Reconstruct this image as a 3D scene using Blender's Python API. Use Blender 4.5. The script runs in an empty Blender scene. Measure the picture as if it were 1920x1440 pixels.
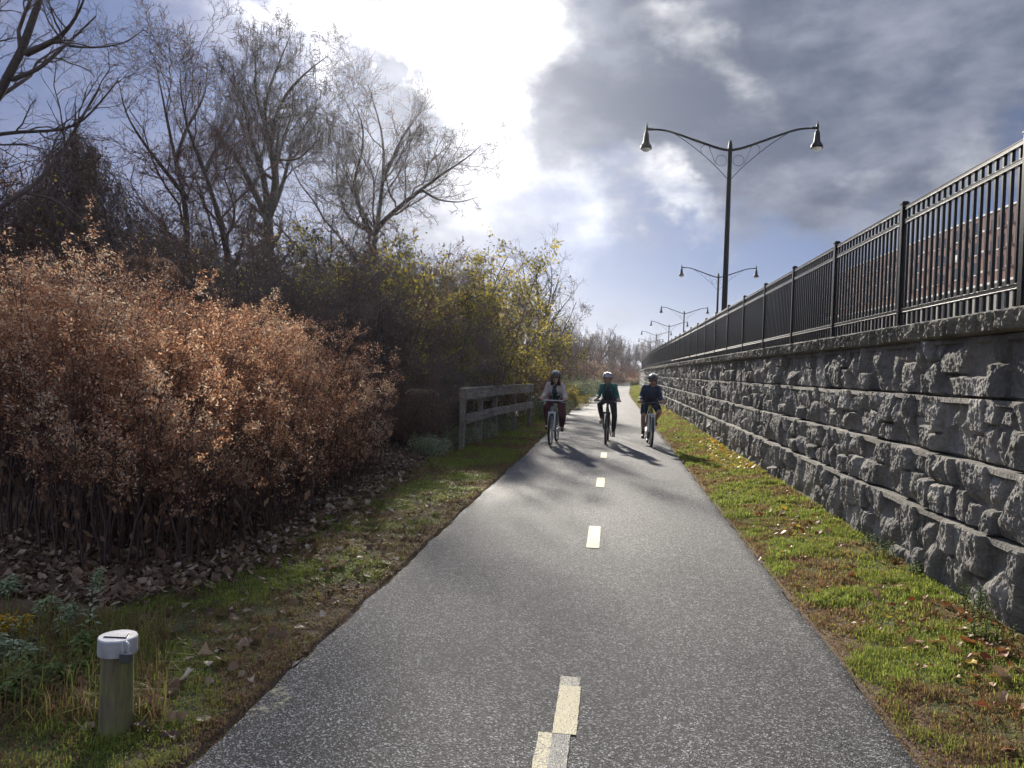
import bpy, math, random
import numpy as np
from mathutils import Vector, Matrix

R = math.radians
rng = np.random.default_rng(7)
random.seed(7)
scene = bpy.context.scene

# ------------------------------------------------------------------ camera
FPX = 1440.0                       # focal length in pixels of the 1920 px wide photo
CAMZ = 1.6
ROLL = R(2.0)
_d = Vector((188, 20, -FPX)).normalized()          # path direction (+Y) seen from the camera
_u0 = Vector((math.sin(ROLL), math.cos(ROLL), 0))
_u = (_u0 - _d * _u0.dot(_d)).normalized()
_r = _d.cross(_u)
CAM_M = Matrix((_r, _d, _u))                        # camera space -> world space
cam = bpy.data.cameras.new("camera")
cam.sensor_width = 36.0
cam.lens = FPX / 1920 * 36.0
cam.clip_start = 0.05
cam.clip_end = 6000
cam_ob = bpy.data.objects.new("camera", cam)
scene.collection.objects.link(cam_ob)
cam_ob.matrix_world = Matrix.Translation((0, 0, CAMZ)) @ CAM_M.to_4x4()
scene.camera = cam_ob


def W(px, py, Y):
    """World point on the plane at distance Y that the photo shows at (px, py)."""
    d = CAM_M @ Vector((px - 960, 720 - py, -FPX))
    return np.array((d.x / d.y * Y, Y, CAMZ + d.z / d.y * Y))


# ------------------------------------------------------------------ light
SUN_EL, SUN_AZ = R(21.8), R(-14.0)                  # azimuth from +Y towards +X
SUN_DIR = Vector((math.sin(SUN_AZ) * math.cos(SUN_EL), math.cos(SUN_AZ) * math.cos(SUN_EL), math.sin(SUN_EL)))
sl = bpy.data.lights.new("sun", 'SUN')
sl.energy = 4.8
sl.angle = R(1.8)
sl.color = (1.0, 0.93, 0.82)
so = bpy.data.objects.new("sun", sl)
scene.collection.objects.link(so)
so.rotation_euler = SUN_DIR.to_track_quat('Z', 'Y').to_euler()

scene.view_settings.view_transform = 'Standard'
scene.view_settings.look = 'None'
scene.view_settings.exposure = 0.8
scene.view_settings.gamma = 1.0
scene.view_settings.use_curve_mapping = False
scene.cycles.max_bounces = 6
scene.cycles.diffuse_bounces = 3
scene.cycles.transmission_bounces = 4
scene.cycles.transparent_max_bounces = 8
scene.cycles.sample_clamp_indirect = 6


# ------------------------------------------------------------------ node helpers
class NT:
    def __init__(s, tree):
        s.t = tree
        s.n = tree.nodes
        s.l = tree.links

    def put(s, inp, v):
        if v is None:
            return
        if isinstance(v, bpy.types.NodeSocket):
            s.l.new(v, inp)
        else:
            inp.default_value = v

    def m(s, op, a, b=None, c=None, clamp=False):
        n = s.n.new('ShaderNodeMath')
        n.operation = op
        n.use_clamp = clamp
        s.put(n.inputs[0], a)
        s.put(n.inputs[1], b)
        s.put(n.inputs[2], c)
        return n.outputs[0]

    def v(s, op, a, b=None, out=0):
        n = s.n.new('ShaderNodeVectorMath')
        n.operation = op
        s.put(n.inputs[0], a)
        if op == 'SCALE':
            s.put(n.inputs[3], b)
        else:
            s.put(n.inputs[1], b)
        return n.outputs[out]

    def noise(s, vec, scale, detail=4, rough=.5, dist=0, out=0):
        n = s.n.new('ShaderNodeTexNoise')
        s.put(n.inputs['Vector'], vec)
        n.inputs['Scale'].default_value = scale
        n.inputs['Detail'].default_value = detail
        n.inputs['Roughness'].default_value = rough
        n.inputs['Distortion'].default_value = dist
        return n.outputs[out]

    def voro(s, vec, scale, feature='F1', out='Distance', rnd=1.0):
        n = s.n.new('ShaderNodeTexVoronoi')
        n.feature = feature
        s.put(n.inputs['Vector'], vec)
        n.inputs['Scale'].default_value = scale
        n.inputs['Randomness'].default_value = rnd
        return n.outputs[out]

    def ramp(s, fac, stops, interp='LINEAR'):
        n = s.n.new('ShaderNodeValToRGB')
        e = n.color_ramp.elements
        n.color_ramp.interpolation = interp
        while len(e) < len(stops):
            e.new(.5)
        for k, (p, c) in enumerate(stops):
            e[k].position = p
            e[k].color = (c[0], c[1], c[2], 1) if not isinstance(c, (int, float)) else (c, c, c, 1)
        s.put(n.inputs[0], fac)
        return n.outputs[0]

    def mix(s, fac, a, b, mode='MIX'):
        n = s.n.new('ShaderNodeMix')
        n.data_type = 'RGBA'
        n.blend_type = mode
        s.put(n.inputs[0], fac)
        for i, x in ((6, a), (7, b)):
            if isinstance(x, (tuple, list)):
                x = (x[0], x[1], x[2], 1)
            s.put(n.inputs[i], x)
        return n.outputs[2]

    def smooth(s, x, lo, hi):
        n = s.n.new('ShaderNodeMapRange')
        n.interpolation_type = 'SMOOTHSTEP'
        s.put(n.inputs[0], x)
        n.inputs[1].default_value = lo
        n.inputs[2].default_value = hi
        return n.outputs[0]

    def bump(s, h, strength=.5, dist=.01, normal=None):
        n = s.n.new('ShaderNodeBump')
        n.inputs['Strength'].default_value = strength
        n.inputs['Distance'].default_value = dist
        s.put(n.inputs['Height'], h)
        if normal is not None:
            s.put(n.inputs['Normal'], normal)
        return n.outputs[0]

    def attr(s, name, out='Fac'):
        n = s.n.new('ShaderNodeAttribute')
        n.attribute_name = name
        return n.outputs[out]

    def obj(s):
        return s.n.new('ShaderNodeTexCoord').outputs['Object']

    def pos(s):
        return s.n.new('ShaderNodeNewGeometry').outputs['Position']


# ------------------------------------------------------------------ sky: blue gaps, broken cloud, sun behind thin cloud
world = bpy.data.worlds.new("World")
scene.world = world
world.use_nodes = True
w = NT(world.node_tree)
w.n.clear()
tc = w.n.new('ShaderNodeTexCoord').outputs['Generated']
sky = w.n.new('ShaderNodeTexSky')
sky.sky_type = 'NISHITA'
sky.sun_disc = False
sky.sun_elevation = SUN_EL
sky.sun_rotation = SUN_AZ
sky.air_density = 1.0
sky.dust_density = 0.6
sky.ozone_density = 2.5
sp = w.n.new('ShaderNodeSeparateXYZ')
w.l.new(tc, sp.inputs[0])
# Position on the cloud deck.  U,V are gnomonic coordinates about the path direction; they fade to a plain cloud cover
yy = w.m('MAXIMUM', w.m('ABSOLUTE', sp.outputs[1]), .12)
U = w.m('DIVIDE', sp.outputs[0], yy)
V = w.m('DIVIDE', sp.outputs[2], yy)
wn = w.noise(tc, 5.0, 5, .55, 0, out=1)
wn2 = w.noise(w.v('MULTIPLY', tc, (1, 1, 1.6)), 14.0, 5, .6, 0, out=1)
cmb = w.n.new('ShaderNodeCombineXYZ')
w.l.new(U, cmb.inputs[0])
w.l.new(V, cmb.inputs[1])
uv = w.v('ADD', cmb.outputs[0], w.v('SCALE', w.v('SUBTRACT', wn, (.5, .5, .5)), .24))
uv = w.v('ADD', uv, w.v('SCALE', w.v('SUBTRACT', wn2, (.5, .5, .5)), .08))
uvs = w.n.new('ShaderNodeSeparateXYZ')
w.l.new(uv, uvs.inputs[0])
uu, vv = uvs.outputs[0], uvs.outputs[1]


def UVp(px, py):
    p = W(px, py, 1.0)
    return p[0], p[2] - CAMZ


def blob(px, py, sx, sy, rot=0.0):
    """Soft ellipse on the cloud deck (sizes in the photo's pixels, rot in degrees, screen-clockwise)."""
    cu, cv = UVp(px, py)
    a = R(-rot)
    du = w.m('SUBTRACT', uu, cu)
    dv = w.m('SUBTRACT', vv, cv)
    ca, sa = math.cos(a), math.sin(a)
    p = w.m('MULTIPLY_ADD', du, ca * FPX / sx, w.m('MULTIPLY', dv, sa * FPX / sx))
    q = w.m('MULTIPLY_ADD', du, -sa * FPX / sy, w.m('MULTIPLY', dv, ca * FPX / sy))
    r2 = w.m('MULTIPLY_ADD', p, p, w.m('MULTIPLY', q, q))
    return w.m('EXPONENT', w.m('MULTIPLY', r2, -1.0))


def total(terms):
    s = None
    for k, t in terms:
        s = w.m('MULTIPLY', t, k) if s is None else w.m('MULTIPLY_ADD', t, k, s)
    return s


# cloud thickness (grey), brightness (sunlit, thin)
fine = w.noise(w.v('MULTIPLY', tc, (1, 1, 2.0)), 6.0, 6, .52, .0)
finer = w.noise(w.v('MULTIPLY', tc, (1, 1, 1.9)), 19.0, 5, .55, .1)
mid_ = w.noise(w.v('MULTIPLY', tc, (1, 1, 2.2)), 10.0, 5, .55, .2)
fn = w.m('ADD', w.m('MULTIPLY', w.m('SUBTRACT', fine, .5), 1.7), w.m('ADD', w.m('MULTIPLY', w.m('SUBTRACT', mid_, .5), 1.3), w.m('MULTIPLY', w.m('SUBTRACT', finer, .5), .6)))
thick = total([
    (1.15, blob(1190, 230, 240, 120, 10)), (1.15, blob(1700, 60, 520, 200, 4)), (.85, blob(1600, 300, 380, 90, 8)), (.6, blob(1330, 60, 260, 120, 0)),
    (1.2, blob(740, 215, 120, 70, 30)), (.55, blob(160, 260, 420, 240, 30)), (.9, blob(870, 350, 60, 35, 40)),
    (.9, blob(720, 350, 150, 80, 30)), (.45, blob(1120, 600, 200, 70, 0)), (.45, blob(640, 480, 300, 90, 0)), (.5, blob(420, 60, 260, 60, 20)),
    (-.75, blob(1480, 500, 330, 90, -6)), (-.35, blob(1180, 480, 120, 50, 10)), (-.5, blob(330, 110, 180, 70, 25))])
T = w.smooth(w.m('ADD', w.m('ADD', thick, .30), fn), -.05, 1.15)
bright = total([
    (.24, blob(870, 180, 300, 250, 0)), (1.9, blob(820, 90, 200, 115, 22)), (1.1, blob(945, 60, 90, 110, 0)), (1.15, blob(918, 245, 68, 115, -22)),
    (1.3, blob(610, 40, 200, 55, 20)), (.34, blob(900, 410, 90, 60, 30)), (.70, blob(1250, 362, 130, 34, 20)), (.55, blob(1090, 375, 90, 40, 25)),
    (.38, blob(1085, 450, 80, 60, 20)), (.62, blob(1370, 130, 48, 130, -35)), (.26, blob(1300, 60, 130, 30, -10)), (.22, blob(1110, 600, 150, 80, 0)),
    (.26, blob(1650, 330, 230, 30, 6)), (.30, blob(560, 480, 260, 90, 0)), (.34, blob(1860, 300, 120, 60, 0)), (.25, blob(350, 30, 160, 40, 15)),
    (-.7, blob(1140, 225, 140, 80, 5)), (-1.4, blob(735, 225, 85, 38, 32))])
B = w.m('MAXIMUM', w.m('MULTIPLY', w.m('SUBTRACT', bright, .12), w.m('ADD', 1.0, w.m('MULTIPLY', fn, 1.5))), 0.0)
# everything is kept in the sky texture's own radiance scale (x0.1 strength)
horizon = w.smooth(V, .14, -.03)
blue = w.mix(w.smooth(V, .02, .30), (.95, 1.4, 2.8), (.42, .72, 1.85))
blue = w.mix(.10, blue, sky.outputs[0])
blue = w.mix(w.m('MULTIPLY', horizon, .8), blue, (2.5, 2.9, 3.7))
tone = w.m('ADD', w.m('MULTIPLY', fn, .95), w.m('ADD', .42, w.m('MULTIPLY', w.m('SUBTRACT', .8, thick), .34)))
grey = w.mix(w.smooth(tone, -.15, 1.0), (.68, .84, 1.28), (2.15, 2.35, 2.9))
grey = w.mix(w.m('MULTIPLY', w.smooth(U, -.2, -.6), .8), grey, (1.35, 1.6, 2.75))
col = w.mix(T, blue, grey)
colb = w.mix(w.m('MULTIPLY', horizon, .35), col, (2.7, 2.95, 3.6))
sunlit = w.v('SCALE', (1.0, .965, .90), w.m('MULTIPLY', w.m('POWER', B, 1.3), 5.2))
inten = w.v('ADD', colb, sunlit)
# away from the photographed part of the sky: even broken cloud, no repeat of the bright gap
back = w.smooth(sp.outputs[1], .16, .02)
side = w.smooth(w.m('ABSOLUTE', U), 1.2, 2.6)
gen = w.mix(w.smooth(fine, .4, .62), (1.3, 1.8, 3.2), (3.0, 3.2, 3.7))
fin = w.mix(w.m('MAXIMUM', back, side), inten, gen)
fin = w.mix(w.smooth(sp.outputs[2], -.02, -.08), fin, (1.0, 1.0, 1.0))
bg = w.n.new('ShaderNodeBackground')
bg.inputs['Strength'].default_value = 0.1
w.l.new(fin, bg.inputs['Color'])
wo = w.n.new('ShaderNodeOutputWorld')
w.l.new(bg.outputs[0], wo.inputs[0])
world.cycles.sampling_method = 'MANUAL'
world.cycles.sample_map_resolution = 1024


# ------------------------------------------------------------------ materials
def new_mat(name):
    m = bpy.data.materials.new(name)
    m.use_nodes = True
    t = NT(m.node_tree)
    t.p = t.n['Principled BSDF']
    t.out = t.n['Material Output']
    t.mat = m
    return t


def simple(name, col, rough=.6, metal=0.0, vary=.12, scale=12, bump=0.0, bscale=60, coat=0.0, spec=.5):
    t = new_mat(name)
    o = t.obj()
    n = t.noise(o, scale, 5, .6)
    lo = tuple(c * (1 - vary) for c in col)
    hi = tuple(min(1, c * (1 + vary)) for c in col)
    t.l.new(t.ramp(n, [(.3, lo), (.7, hi)]), t.p.inputs['Base Color'])
    t.p.inputs['Roughness'].default_value = rough
    t.p.inputs['Metallic'].default_value = metal
    t.p.inputs['Coat Weight'].default_value = coat
    t.p.inputs['Specular IOR Level'].default_value = spec
    if bump:
        t.l.new(t.bump(t.noise(o, bscale, 4, .6), bump, .01), t.p.inputs['Normal'])
    return t.mat


def leafy(name, stops, trans=.45, rough=.55, spec=.3):
    """Leaf or blade material: its colour varies from leaf to leaf by the face attribute rnd."""
    t = new_mat(name)
    c = t.ramp(t.attr('rnd'), stops)
    t.l.new(c, t.p.inputs['Base Color'])
    t.p.inputs['Roughness'].default_value = rough
    t.p.inputs['Specular IOR Level'].default_value = spec
    tr = t.n.new('ShaderNodeBsdfTranslucent')
    t.l.new(c, tr.inputs['Color'])
    mx = t.n.new('ShaderNodeMixShader')
    mx.inputs[0].default_value = trans
    t.l.new(t.p.outputs[0], mx.inputs[1])
    t.l.new(tr.outputs[0], mx.inputs[2])
    t.l.new(mx.outputs[0], t.out.inputs['Surface'])
    return t.mat


MT = {}
MT['bark'] = simple('bark', (.085, .068, .058), .9, vary=.35, scale=20, bump=.6, bscale=40)
MT['bark_light'] = simple('bark_light', (.13, .10, .085), .9, vary=.3, scale=20)
MT['twig'] = simple('twig', (.135, .102, .086), .85, vary=.25, scale=8)
MT['twig_red'] = simple('twig_red', (.15, .085, .065), .8, vary=.3, scale=9)
MT['stem_dark'] = simple('stem_dark', (.09, .055, .045), .7, vary=.35, scale=9)
MT['knot_leaf'] = leafy('knotweed_leaf', [(0, (.17, .072, .046)), (.25, (.43, .20, .105)), (.55, (.78, .46, .265)), (.8, (.94, .70, .46)), (1, (.97, .87, .66))], .62)
MT['dead_leaf'] = leafy('dead_leaf', [(0, (.10, .06, .04)), (.5, (.24, .15, .09)), (.8, (.40, .29, .19)), (1, (.58, .48, .36))], .25)
MT['autumn_leaf'] = leafy('autumn_leaf', [(0, (.22, .05, .02)), (.3, (.35, .16, .06)), (.6, (.42, .30, .17)), (.85, (.62, .42, .06)), (1, (.8, .6, .1))], .25)
MT['yg_leaf'] = leafy('yellow_green_leaf', [(0, (.07, .07, .028)), (.42, (.17, .155, .04)), (.72, (.36, .31, .06)), (1, (.66, .52, .08))], .5)
MT['brown_leaf'] = leafy('brown_leaf', [(0, (.10, .055, .035)), (.6, (.23, .13, .08)), (1, (.42, .27, .16))], .4)
MT['orange_leaf'] = leafy('orange_leaf', [(0, (.26, .14, .08)), (.6, (.42, .27, .17)), (1, (.60, .44, .30))], .4)
MT['red_leaf'] = leafy('red_leaf', [(0, (.30, .05, .03)), (1, (.60, .16, .09))], .4)
MT['green_leaf'] = leafy('green_leaf', [(0, (.06, .10, .03)), (.6, (.15, .21, .06)), (1, (.30, .38, .11))], .4)
MT['silver_leaf'] = leafy('silver_leaf', [(0, (.16, .21, .09)), (.6, (.34, .40, .21)), (1, (.60, .64, .44))], .3)
MT['flower'] = leafy('goldenrod_flower', [(0, (.5, .27, .02)), (1, (.85, .55, .05))], .3)
MT['grass'] = leafy('grass_blade', [(0, (.15, .085, .045)), (.25, (.31, .19, .10)), (.42, (.33, .27, .10)), (.55, (.32, .33, .07)), (.8, (.20, .27, .045)), (1, (.46, .52, .10))], .55)
MT['pod'] = simple('seed_pod', (.07, .055, .045), .8)


def m_asphalt():
    t = new_mat('asphalt')
    o = t.obj()
    cell = t.voro(o, 145, out='Color')
    sep = t.n.new('ShaderNodeSeparateColor')
    t.l.new(cell, sep.inputs[0])
    chips = t.ramp(sep.outputs[0], [(0, .008), (.35, .022), (.62, .050), (.82, .15), (1, .55)])
    big = t.noise(o, .55, 4, .55)
    tone = t.ramp(big, [(.3, (.78, .78, .80)), (.7, (1.15, 1.13, 1.10))])
    c = t.mix(1.0, chips, tone, 'MULTIPLY')
    mid = t.noise(o, 9, 3, .6)
    c = t.mix(1.0, c, t.ramp(mid, [(.3, .85), (.7, 1.15)]), 'MULTIPLY')
    # faint worn remains of pale paint near the left edge, and pale dust
    sx = t.n.new('ShaderNodeSeparateXYZ')
    t.l.new(o, sx.inputs[0])
    dx = t.m('SUBTRACT', sx.outputs[0], W(487, 1360, 3)[0] / 3 * 3.42)
    dy = t.m('SUBTRACT', sx.outputs[1], 3.42)
    r = t.m('SQRT', t.m('MULTIPLY_ADD', dx, dx, t.m('MULTIPLY', t.m('MULTIPLY', dy, dy), .7)))
    ring = t.m('MULTIPLY', t.smooth(r, .16, .11), t.smooth(r, .05, .09))
    ring = t.m('MULTIPLY', ring, t.smooth(t.noise(o, 22, 4, .7), .46, .60))
    c = t.mix(t.m('MULTIPLY', ring, .75), c, (.55, .50, .30))
    t.l.new(c, t.p.inputs['Base Color'])
    t.p.inputs['Roughness'].default_value = .72
    t.p.inputs['Specular IOR Level'].default_value = .38
    h = t.m('ADD', t.voro(o, 145), t.m('MULTIPLY', t.noise(o, 60, 3, .6), .8))
    t.l.new(t.bump(h, .9, .006), t.p.inputs['Normal'])
    return t.mat


def m_paint():
    t = new_mat('worn_road_paint')
    o = t.obj()
    wear = t.m('ADD', t.m('MULTIPLY', t.noise(o, 95, 4, .75), .85), t.m('MULTIPLY', t.attr('rnd'), .6))
    cell = t.voro(o, 145, out='Color')
    sep = t.n.new('ShaderNodeSeparateColor')
    t.l.new(cell, sep.inputs[0])
    chips = t.ramp(sep.outputs[0], [(0, .03), (.6, .09), (1, .35)])
    c = t.mix(t.smooth(wear, .535, .60), t.mix(t.noise(o, 30, 3), (.60, .50, .26), (.74, .63, .36)), chips)
    t.l.new(c, t.p.inputs['Base Color'])
    t.p.inputs['Roughness'].default_value = .6
    h = t.m('ADD', t.voro(o, 145), t.noise(o, 60, 3, .6))
    t.l.new(t.bump(h, .5, .004), t.p.inputs['Normal'])
    return t.mat


def m_ground():
    t = new_mat('soil_and_thatch')
    o = t.obj()
    n1 = t.noise(o, 1.6, 5, .6)
    n2 = t.noise(o, 26, 4, .7)
    green = t.ramp(n2, [(.3, (.045, .055, .018)), (.7, (.12, .14, .04))])
    brown = t.ramp(n2, [(.3, (.06, .038, .025)), (.55, (.14, .09, .055)), (.75, (.26, .18, .11))])
    d = t.attr('edge')                                   # 0 at the path's edge, 1 well away from it
    f = t.m('ADD', t.m('MULTIPLY', t.m('SUBTRACT', n1, .5), 1.3), t.smooth(d, .10, .45))
    f = t.m('MULTIPLY', t.smooth(f, .2, .75), t.attr('grassy'))
    c = t.mix(f, brown, green)
    t.l.new(c, t.p.inputs['Base Color'])
    t.p.inputs['Roughness'].default_value = .95
    t.l.new(t.bump(t.m('ADD', n2, t.m('MULTIPLY', t.noise(o, 90, 3), .6)), .9, .02), t.p.inputs['Normal'])
    return t.mat


def m_stone(name, a, b, c3):
    t = new_mat(name)
    o = t.obj()
    n1 = t.noise(o, 2.2, 6, .6)
    n2 = t.noise(o, 24, 6, .65, .5)
    sr = t.attr('rnd')
    n3 = t.noise(t.v('MULTIPLY', o, (1, 1, .35)), 7, 5, .6)
    col = t.mix(t.smooth(n1, .35, .65), a, b)
    col = t.mix(t.m('MULTIPLY', t.smooth(n3, .52, .68), .5), col, c3)
    col = t.mix(1.0, col, t.ramp(n2, [(.25, .62), (.5, 1.0), (.8, 1.25)]), 'MULTIPLY')
    col = t.mix(1.0, col, t.ramp(sr, [(0, .66), (1, 1.3)]), 'MULTIPLY')
    t.l.new(col, t.p.inputs['Base Color'])
    t.p.inputs['Roughness'].default_value = .85
    h = t.m('ADD', t.m('MULTIPLY', t.noise(o, 30, 7, .68, .4), 1.0), t.m('MULTIPLY', t.voro(o, 40), .25))
    t.l.new(t.bump(h, .9, .022), t.p.inputs['Normal'])
    return t.mat


def m_brick():
    t = new_mat('red_brick')
    o = t.obj()
    sx = t.n.new('ShaderNodeSeparateXYZ')
    t.l.new(o, sx.inputs[0])
    cm = t.n.new('ShaderNodeCombineXYZ')
    t.l.new(t.m('ADD', sx.outputs[0], sx.outputs[1]), cm.inputs[0])
    t.l.new(sx.outputs[2], cm.inputs[1])
    b = t.n.new('ShaderNodeTexBrick')
    t.l.new(cm.outputs[0], b.inputs['Vector'])
    b.inputs['Color1'].default_value = (.20, .072, .048, 1)
    b.inputs['Color2'].default_value = (.155, .055, .04, 1)
    b.inputs['Mortar'].default_value = (.19, .12, .10, 1)
    b.inputs['Scale'].default_value = 4.5
    b.inputs['Mortar Size'].default_value = .01
    n = t.noise(o, .4, 4)
    t.l.new(t.mix(1.0, b.outputs[0], t.ramp(n, [(.3, .8), (.7, 1.2)]), 'MULTIPLY'), t.p.inputs['Base Color'])
    t.p.inputs['Roughness'].default_value = .9
    return t.mat


def m_wood(name, a, b):
    t = new_mat(name)
    o = t.obj()
    n = t.noise(t.v('MULTIPLY', o, (30, 1.2, 30)), 1.0, 5, .65, .3)
    n2 = t.noise(o, 3, 4)
    c = t.mix(t.smooth(n, .3, .7), a, b)
    c = t.mix(1.0, c, t.ramp(n2, [(.3, .75), (.7, 1.2)]), 'MULTIPLY')
    t.l.new(c, t.p.inputs['Base Color'])
    t.p.inputs['Roughness'].default_value = .85
    t.l.new(t.bump(n, .6, .006), t.p.inputs['Normal'])
    return t.mat


MT['asphalt'] = m_asphalt()
MT['paint'] = m_paint()
MT['ground'] = m_ground()
MT['stone'] = m_stone('split_stone', (.165, .155, .138), (.30, .28, .25), (.33, .285, .22))
MT['coping'] = m_stone('coping_stone', (.11, .10, .075), (.20, .18, .135), (.10, .10, .065))
MT['brick'] = m_brick()
MT['wood'] = m_wood('weathered_wood', (.115, .095, .078), (.30, .265, .22))
MT['black'] = simple('black_powder_coat', (.008, .008, .010), .27, 0, vary=.2, scale=30, spec=.25)
MT['lamp_green'] = simple('dark_green_painted_steel', (.010, .013, .012), .5, 0, spec=.2)
MT['glass'] = simple('lamp_glass', (.75, .76, .72), .15, 0, vary=.03)
MT['concrete'] = simple('concrete', (.33, .31, .28), .9, vary=.2, scale=3)
MT['white_trim'] = simple('white_trim', (.62, .62, .6), .6)
MT['window'] = simple('window_glass', (.02, .025, .03), .12, 0, spec=.8)
MT['dark_cladding'] = simple('dark_cladding', (.06, .055, .06), .7, vary=.2, scale=.4)


# ------------------------------------------------------------------ geometry helpers
def vnoise(x, y, seed=0):
    """Smooth value noise on arrays, 0..1."""
    xi = np.floor(x).astype(np.int64)
    yi = np.floor(y).astype(np.int64)
    xf, yf = x - xi, y - yi
    xf = xf * xf * (3 - 2 * xf)
    yf = yf * yf * (3 - 2 * yf)

    def h(a, b):
        n = (a * 374761393 + b * 668265263 + seed * 1442695041) & 0x7fffffff
        n = ((n ^ (n >> 13)) * 1274126177) & 0x7fffffff
        return ((n ^ (n >> 16)) & 0xffff) / 65535.0
    return (h(xi, yi) * (1 - xf) + h(xi + 1, yi) * xf) * (1 - yf) + (h(xi, yi + 1) * (1 - xf) + h(xi + 1, yi + 1) * xf) * yf


def fbm(x, y, octs=4, seed=0, gain=.5):
    s, a, t = 0, 1, 0
    for k in range(octs):
        s = s + a * vnoise(x * 2 ** k, y * 2 ** k, seed + k * 17)
        t += a
        a *= gain
    return s / t


class G:
    """Collects vertices and faces (quads or triangles) and links them as one mesh object."""

    def __init__(s):
        s.v, s.f, s.mi, s.rnd, s.sm = [], [], [], [], []
        s.nv = 0

    def add(s, V, F, mat=0, rnd=None, smooth=False):
        V = np.asarray(V, dtype=np.float64).reshape(-1, 3)
        F = np.asarray(F, dtype=np.int64)
        if len(F) == 0:
            return s
        s.v.append(V)
        s.f.append(F + s.nv)
        s.nv += len(V)
        s.mi.append(np.full(len(F), mat))
        s.rnd.append(np.zeros(len(F)) if rnd is None else np.broadcast_to(np.asarray(rnd, dtype=np.float64), (len(F),)))
        s.sm.append(np.full(len(F), smooth))
        return s

    def box(s, c, size, rz=0, mat=0, bevel=0.0):
        c, h = np.array(c, float), np.array(size, float) / 2
        if bevel:
            return s.rbox(c, h, bevel, rz, mat)
        V = np.array([(x, y, z) for x in (-1, 1) for y in (-1, 1) for z in (-1, 1)], float) * h
        return s.add(s._rot(V, rz) + c, [(0, 1, 3, 2), (4, 6, 7, 5), (0, 4, 5, 1), (2, 3, 7, 6), (0, 2, 6, 4), (1, 5, 7, 3)], mat)

    def _rot(s, V, rz):
        if not rz:
            return V
        ca, sa = math.cos(rz), math.sin(rz)
        return np.stack([V[:, 0] * ca - V[:, 1] * sa, V[:, 0] * sa + V[:, 1] * ca, V[:, 2]], 1)

    def rbox(s, c, h, b, rz=0, mat=0):
        bm = bmesh_box(h, b)
        V = np.array([v.co[:] for v in bm.verts])
        q = [[v.index for v in f.verts] for f in bm.faces]
        V = s._rot(V, rz) + np.array(c)
        for n in (3, 4):
            ff = [x for x in q if len(x) == n]
            if ff:
                s.add(V, ff, mat)
        bm.free()
        return s

    def tube(s, pts, rad, n=8, mat=0, caps=True, smooth=True):
        pts = np.asarray(pts, float)
        rad = np.broadcast_to(np.asarray(rad, float), (len(pts),))
        V, F = tube_batch(pts[None], rad[None], n)
        s.add(V, F, mat, smooth=smooth)
        if caps:
            for k, idx in ((0, 0), (len(pts) - 1, len(pts) - 1)):
                ring = V[idx * n:(idx + 1) * n]
                cv = np.vstack([ring, pts[k]])
                s.add(cv, [(j, (j + 1) % n, n) for j in range(n)], mat)
        return s

    def lathe(s, c, prof, n=16, mat=0, smooth=True, close=True):
        """prof = [(radius, z), ...] about a vertical axis through c."""
        c = np.array(c, float)
        a = np.arange(n) * 2 * math.pi / n
        V = np.array([[(r * math.cos(t), r * math.sin(t), z) for t in a] for r, z in prof]).reshape(-1, 3) + c
        F = [(i * n + j, i * n + (j + 1) % n, (i + 1) * n + (j + 1) % n, (i + 1) * n + j) for i in range(len(prof) - 1) for j in range(n)]
        s.add(V, F, mat, smooth=smooth)
        if close:
            for i in (0, len(prof) - 1):
                if prof[i][0] > 1e-4:
                    r = V[i * n:(i + 1) * n]
                    s.add(np.vstack([r, c + (0, 0, prof[i][1])]), [(j, (j + 1) % n, n) for j in range(n)], mat)
        return s

    def ball(s, c, r, n=12, mat=0, M=None):
        r = np.broadcast_to(np.asarray(r, float), (3,))
        m = max(4, n // 2)
        V, F = [], []
        for i in range(m + 1):
            p = math.pi * i / m
            for j in range(n):
                t = 2 * math.pi * j / n
                V.append((math.sin(p) * math.cos(t), math.sin(p) * math.sin(t), math.cos(p)))
        for i in range(m):
            for j in range(n):
                F.append((i * n + j, i * n + (j + 1) % n, (i + 1) * n + (j + 1) % n, (i + 1) * n + j))
        V = np.array(V) * r
        if M is not None:
            V = V @ np.array(M).T
        return s.add(V + np.array(c, float), F, mat, smooth=True)

    def torus(s, c, R_, r, axis='x', n=36, k=8, mat=0):
        """Ring about the given axis."""
        V, F = [], []
        for i in range(n):
            a = 2 * math.pi * i / n
            for j in range(k):
                b = 2 * math.pi * j / k
                u, v_, w_ = (R_ + r * math.cos(b)) * math.cos(a), (R_ + r * math.cos(b)) * math.sin(a), r * math.sin(b)
                V.append((w_, u, v_) if axis == 'x' else ((u, w_, v_) if axis == 'y' else (u, v_, w_)))
        for i in range(n):
            for j in range(k):
                F.append((i * k + j, ((i + 1) % n) * k + j, ((i + 1) % n) * k + (j + 1) % k, i * k + (j + 1) % k))
        return s.add(np.array(V) + np.array(c, float), F, mat, smooth=True)

    def build(s, name, mats, parent=None, origin=None, local=False):
        """Coordinates are world ones unless local; the object's origin is its parent's location or the given origin."""
        if isinstance(mats, str) or not isinstance(mats, (list, tuple)):
            mats = [mats]
        mats = [MT[m] if isinstance(m, str) else m for m in mats]
        V = np.vstack(s.v)
        off = np.zeros(3)
        if not local:
            if parent is not None:
                p = parent
                while p is not None:
                    off = off + np.array(p.location[:])
                    p = p.parent
            elif origin is not None:
                off = np.array(origin, float)
        if origin is not None and parent is not None:
            off = off + np.array(origin, float)
        V = V - off
        me = bpy.data.meshes.new(name)
        me.vertices.add(len(V))
        me.vertices.foreach_set('co', V.astype(np.float32).ravel())
        tot = np.concatenate([np.full(len(f), f.shape[1]) for f in s.f])
        loops = np.concatenate([f.ravel() for f in s.f])
        me.loops.add(len(loops))
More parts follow.
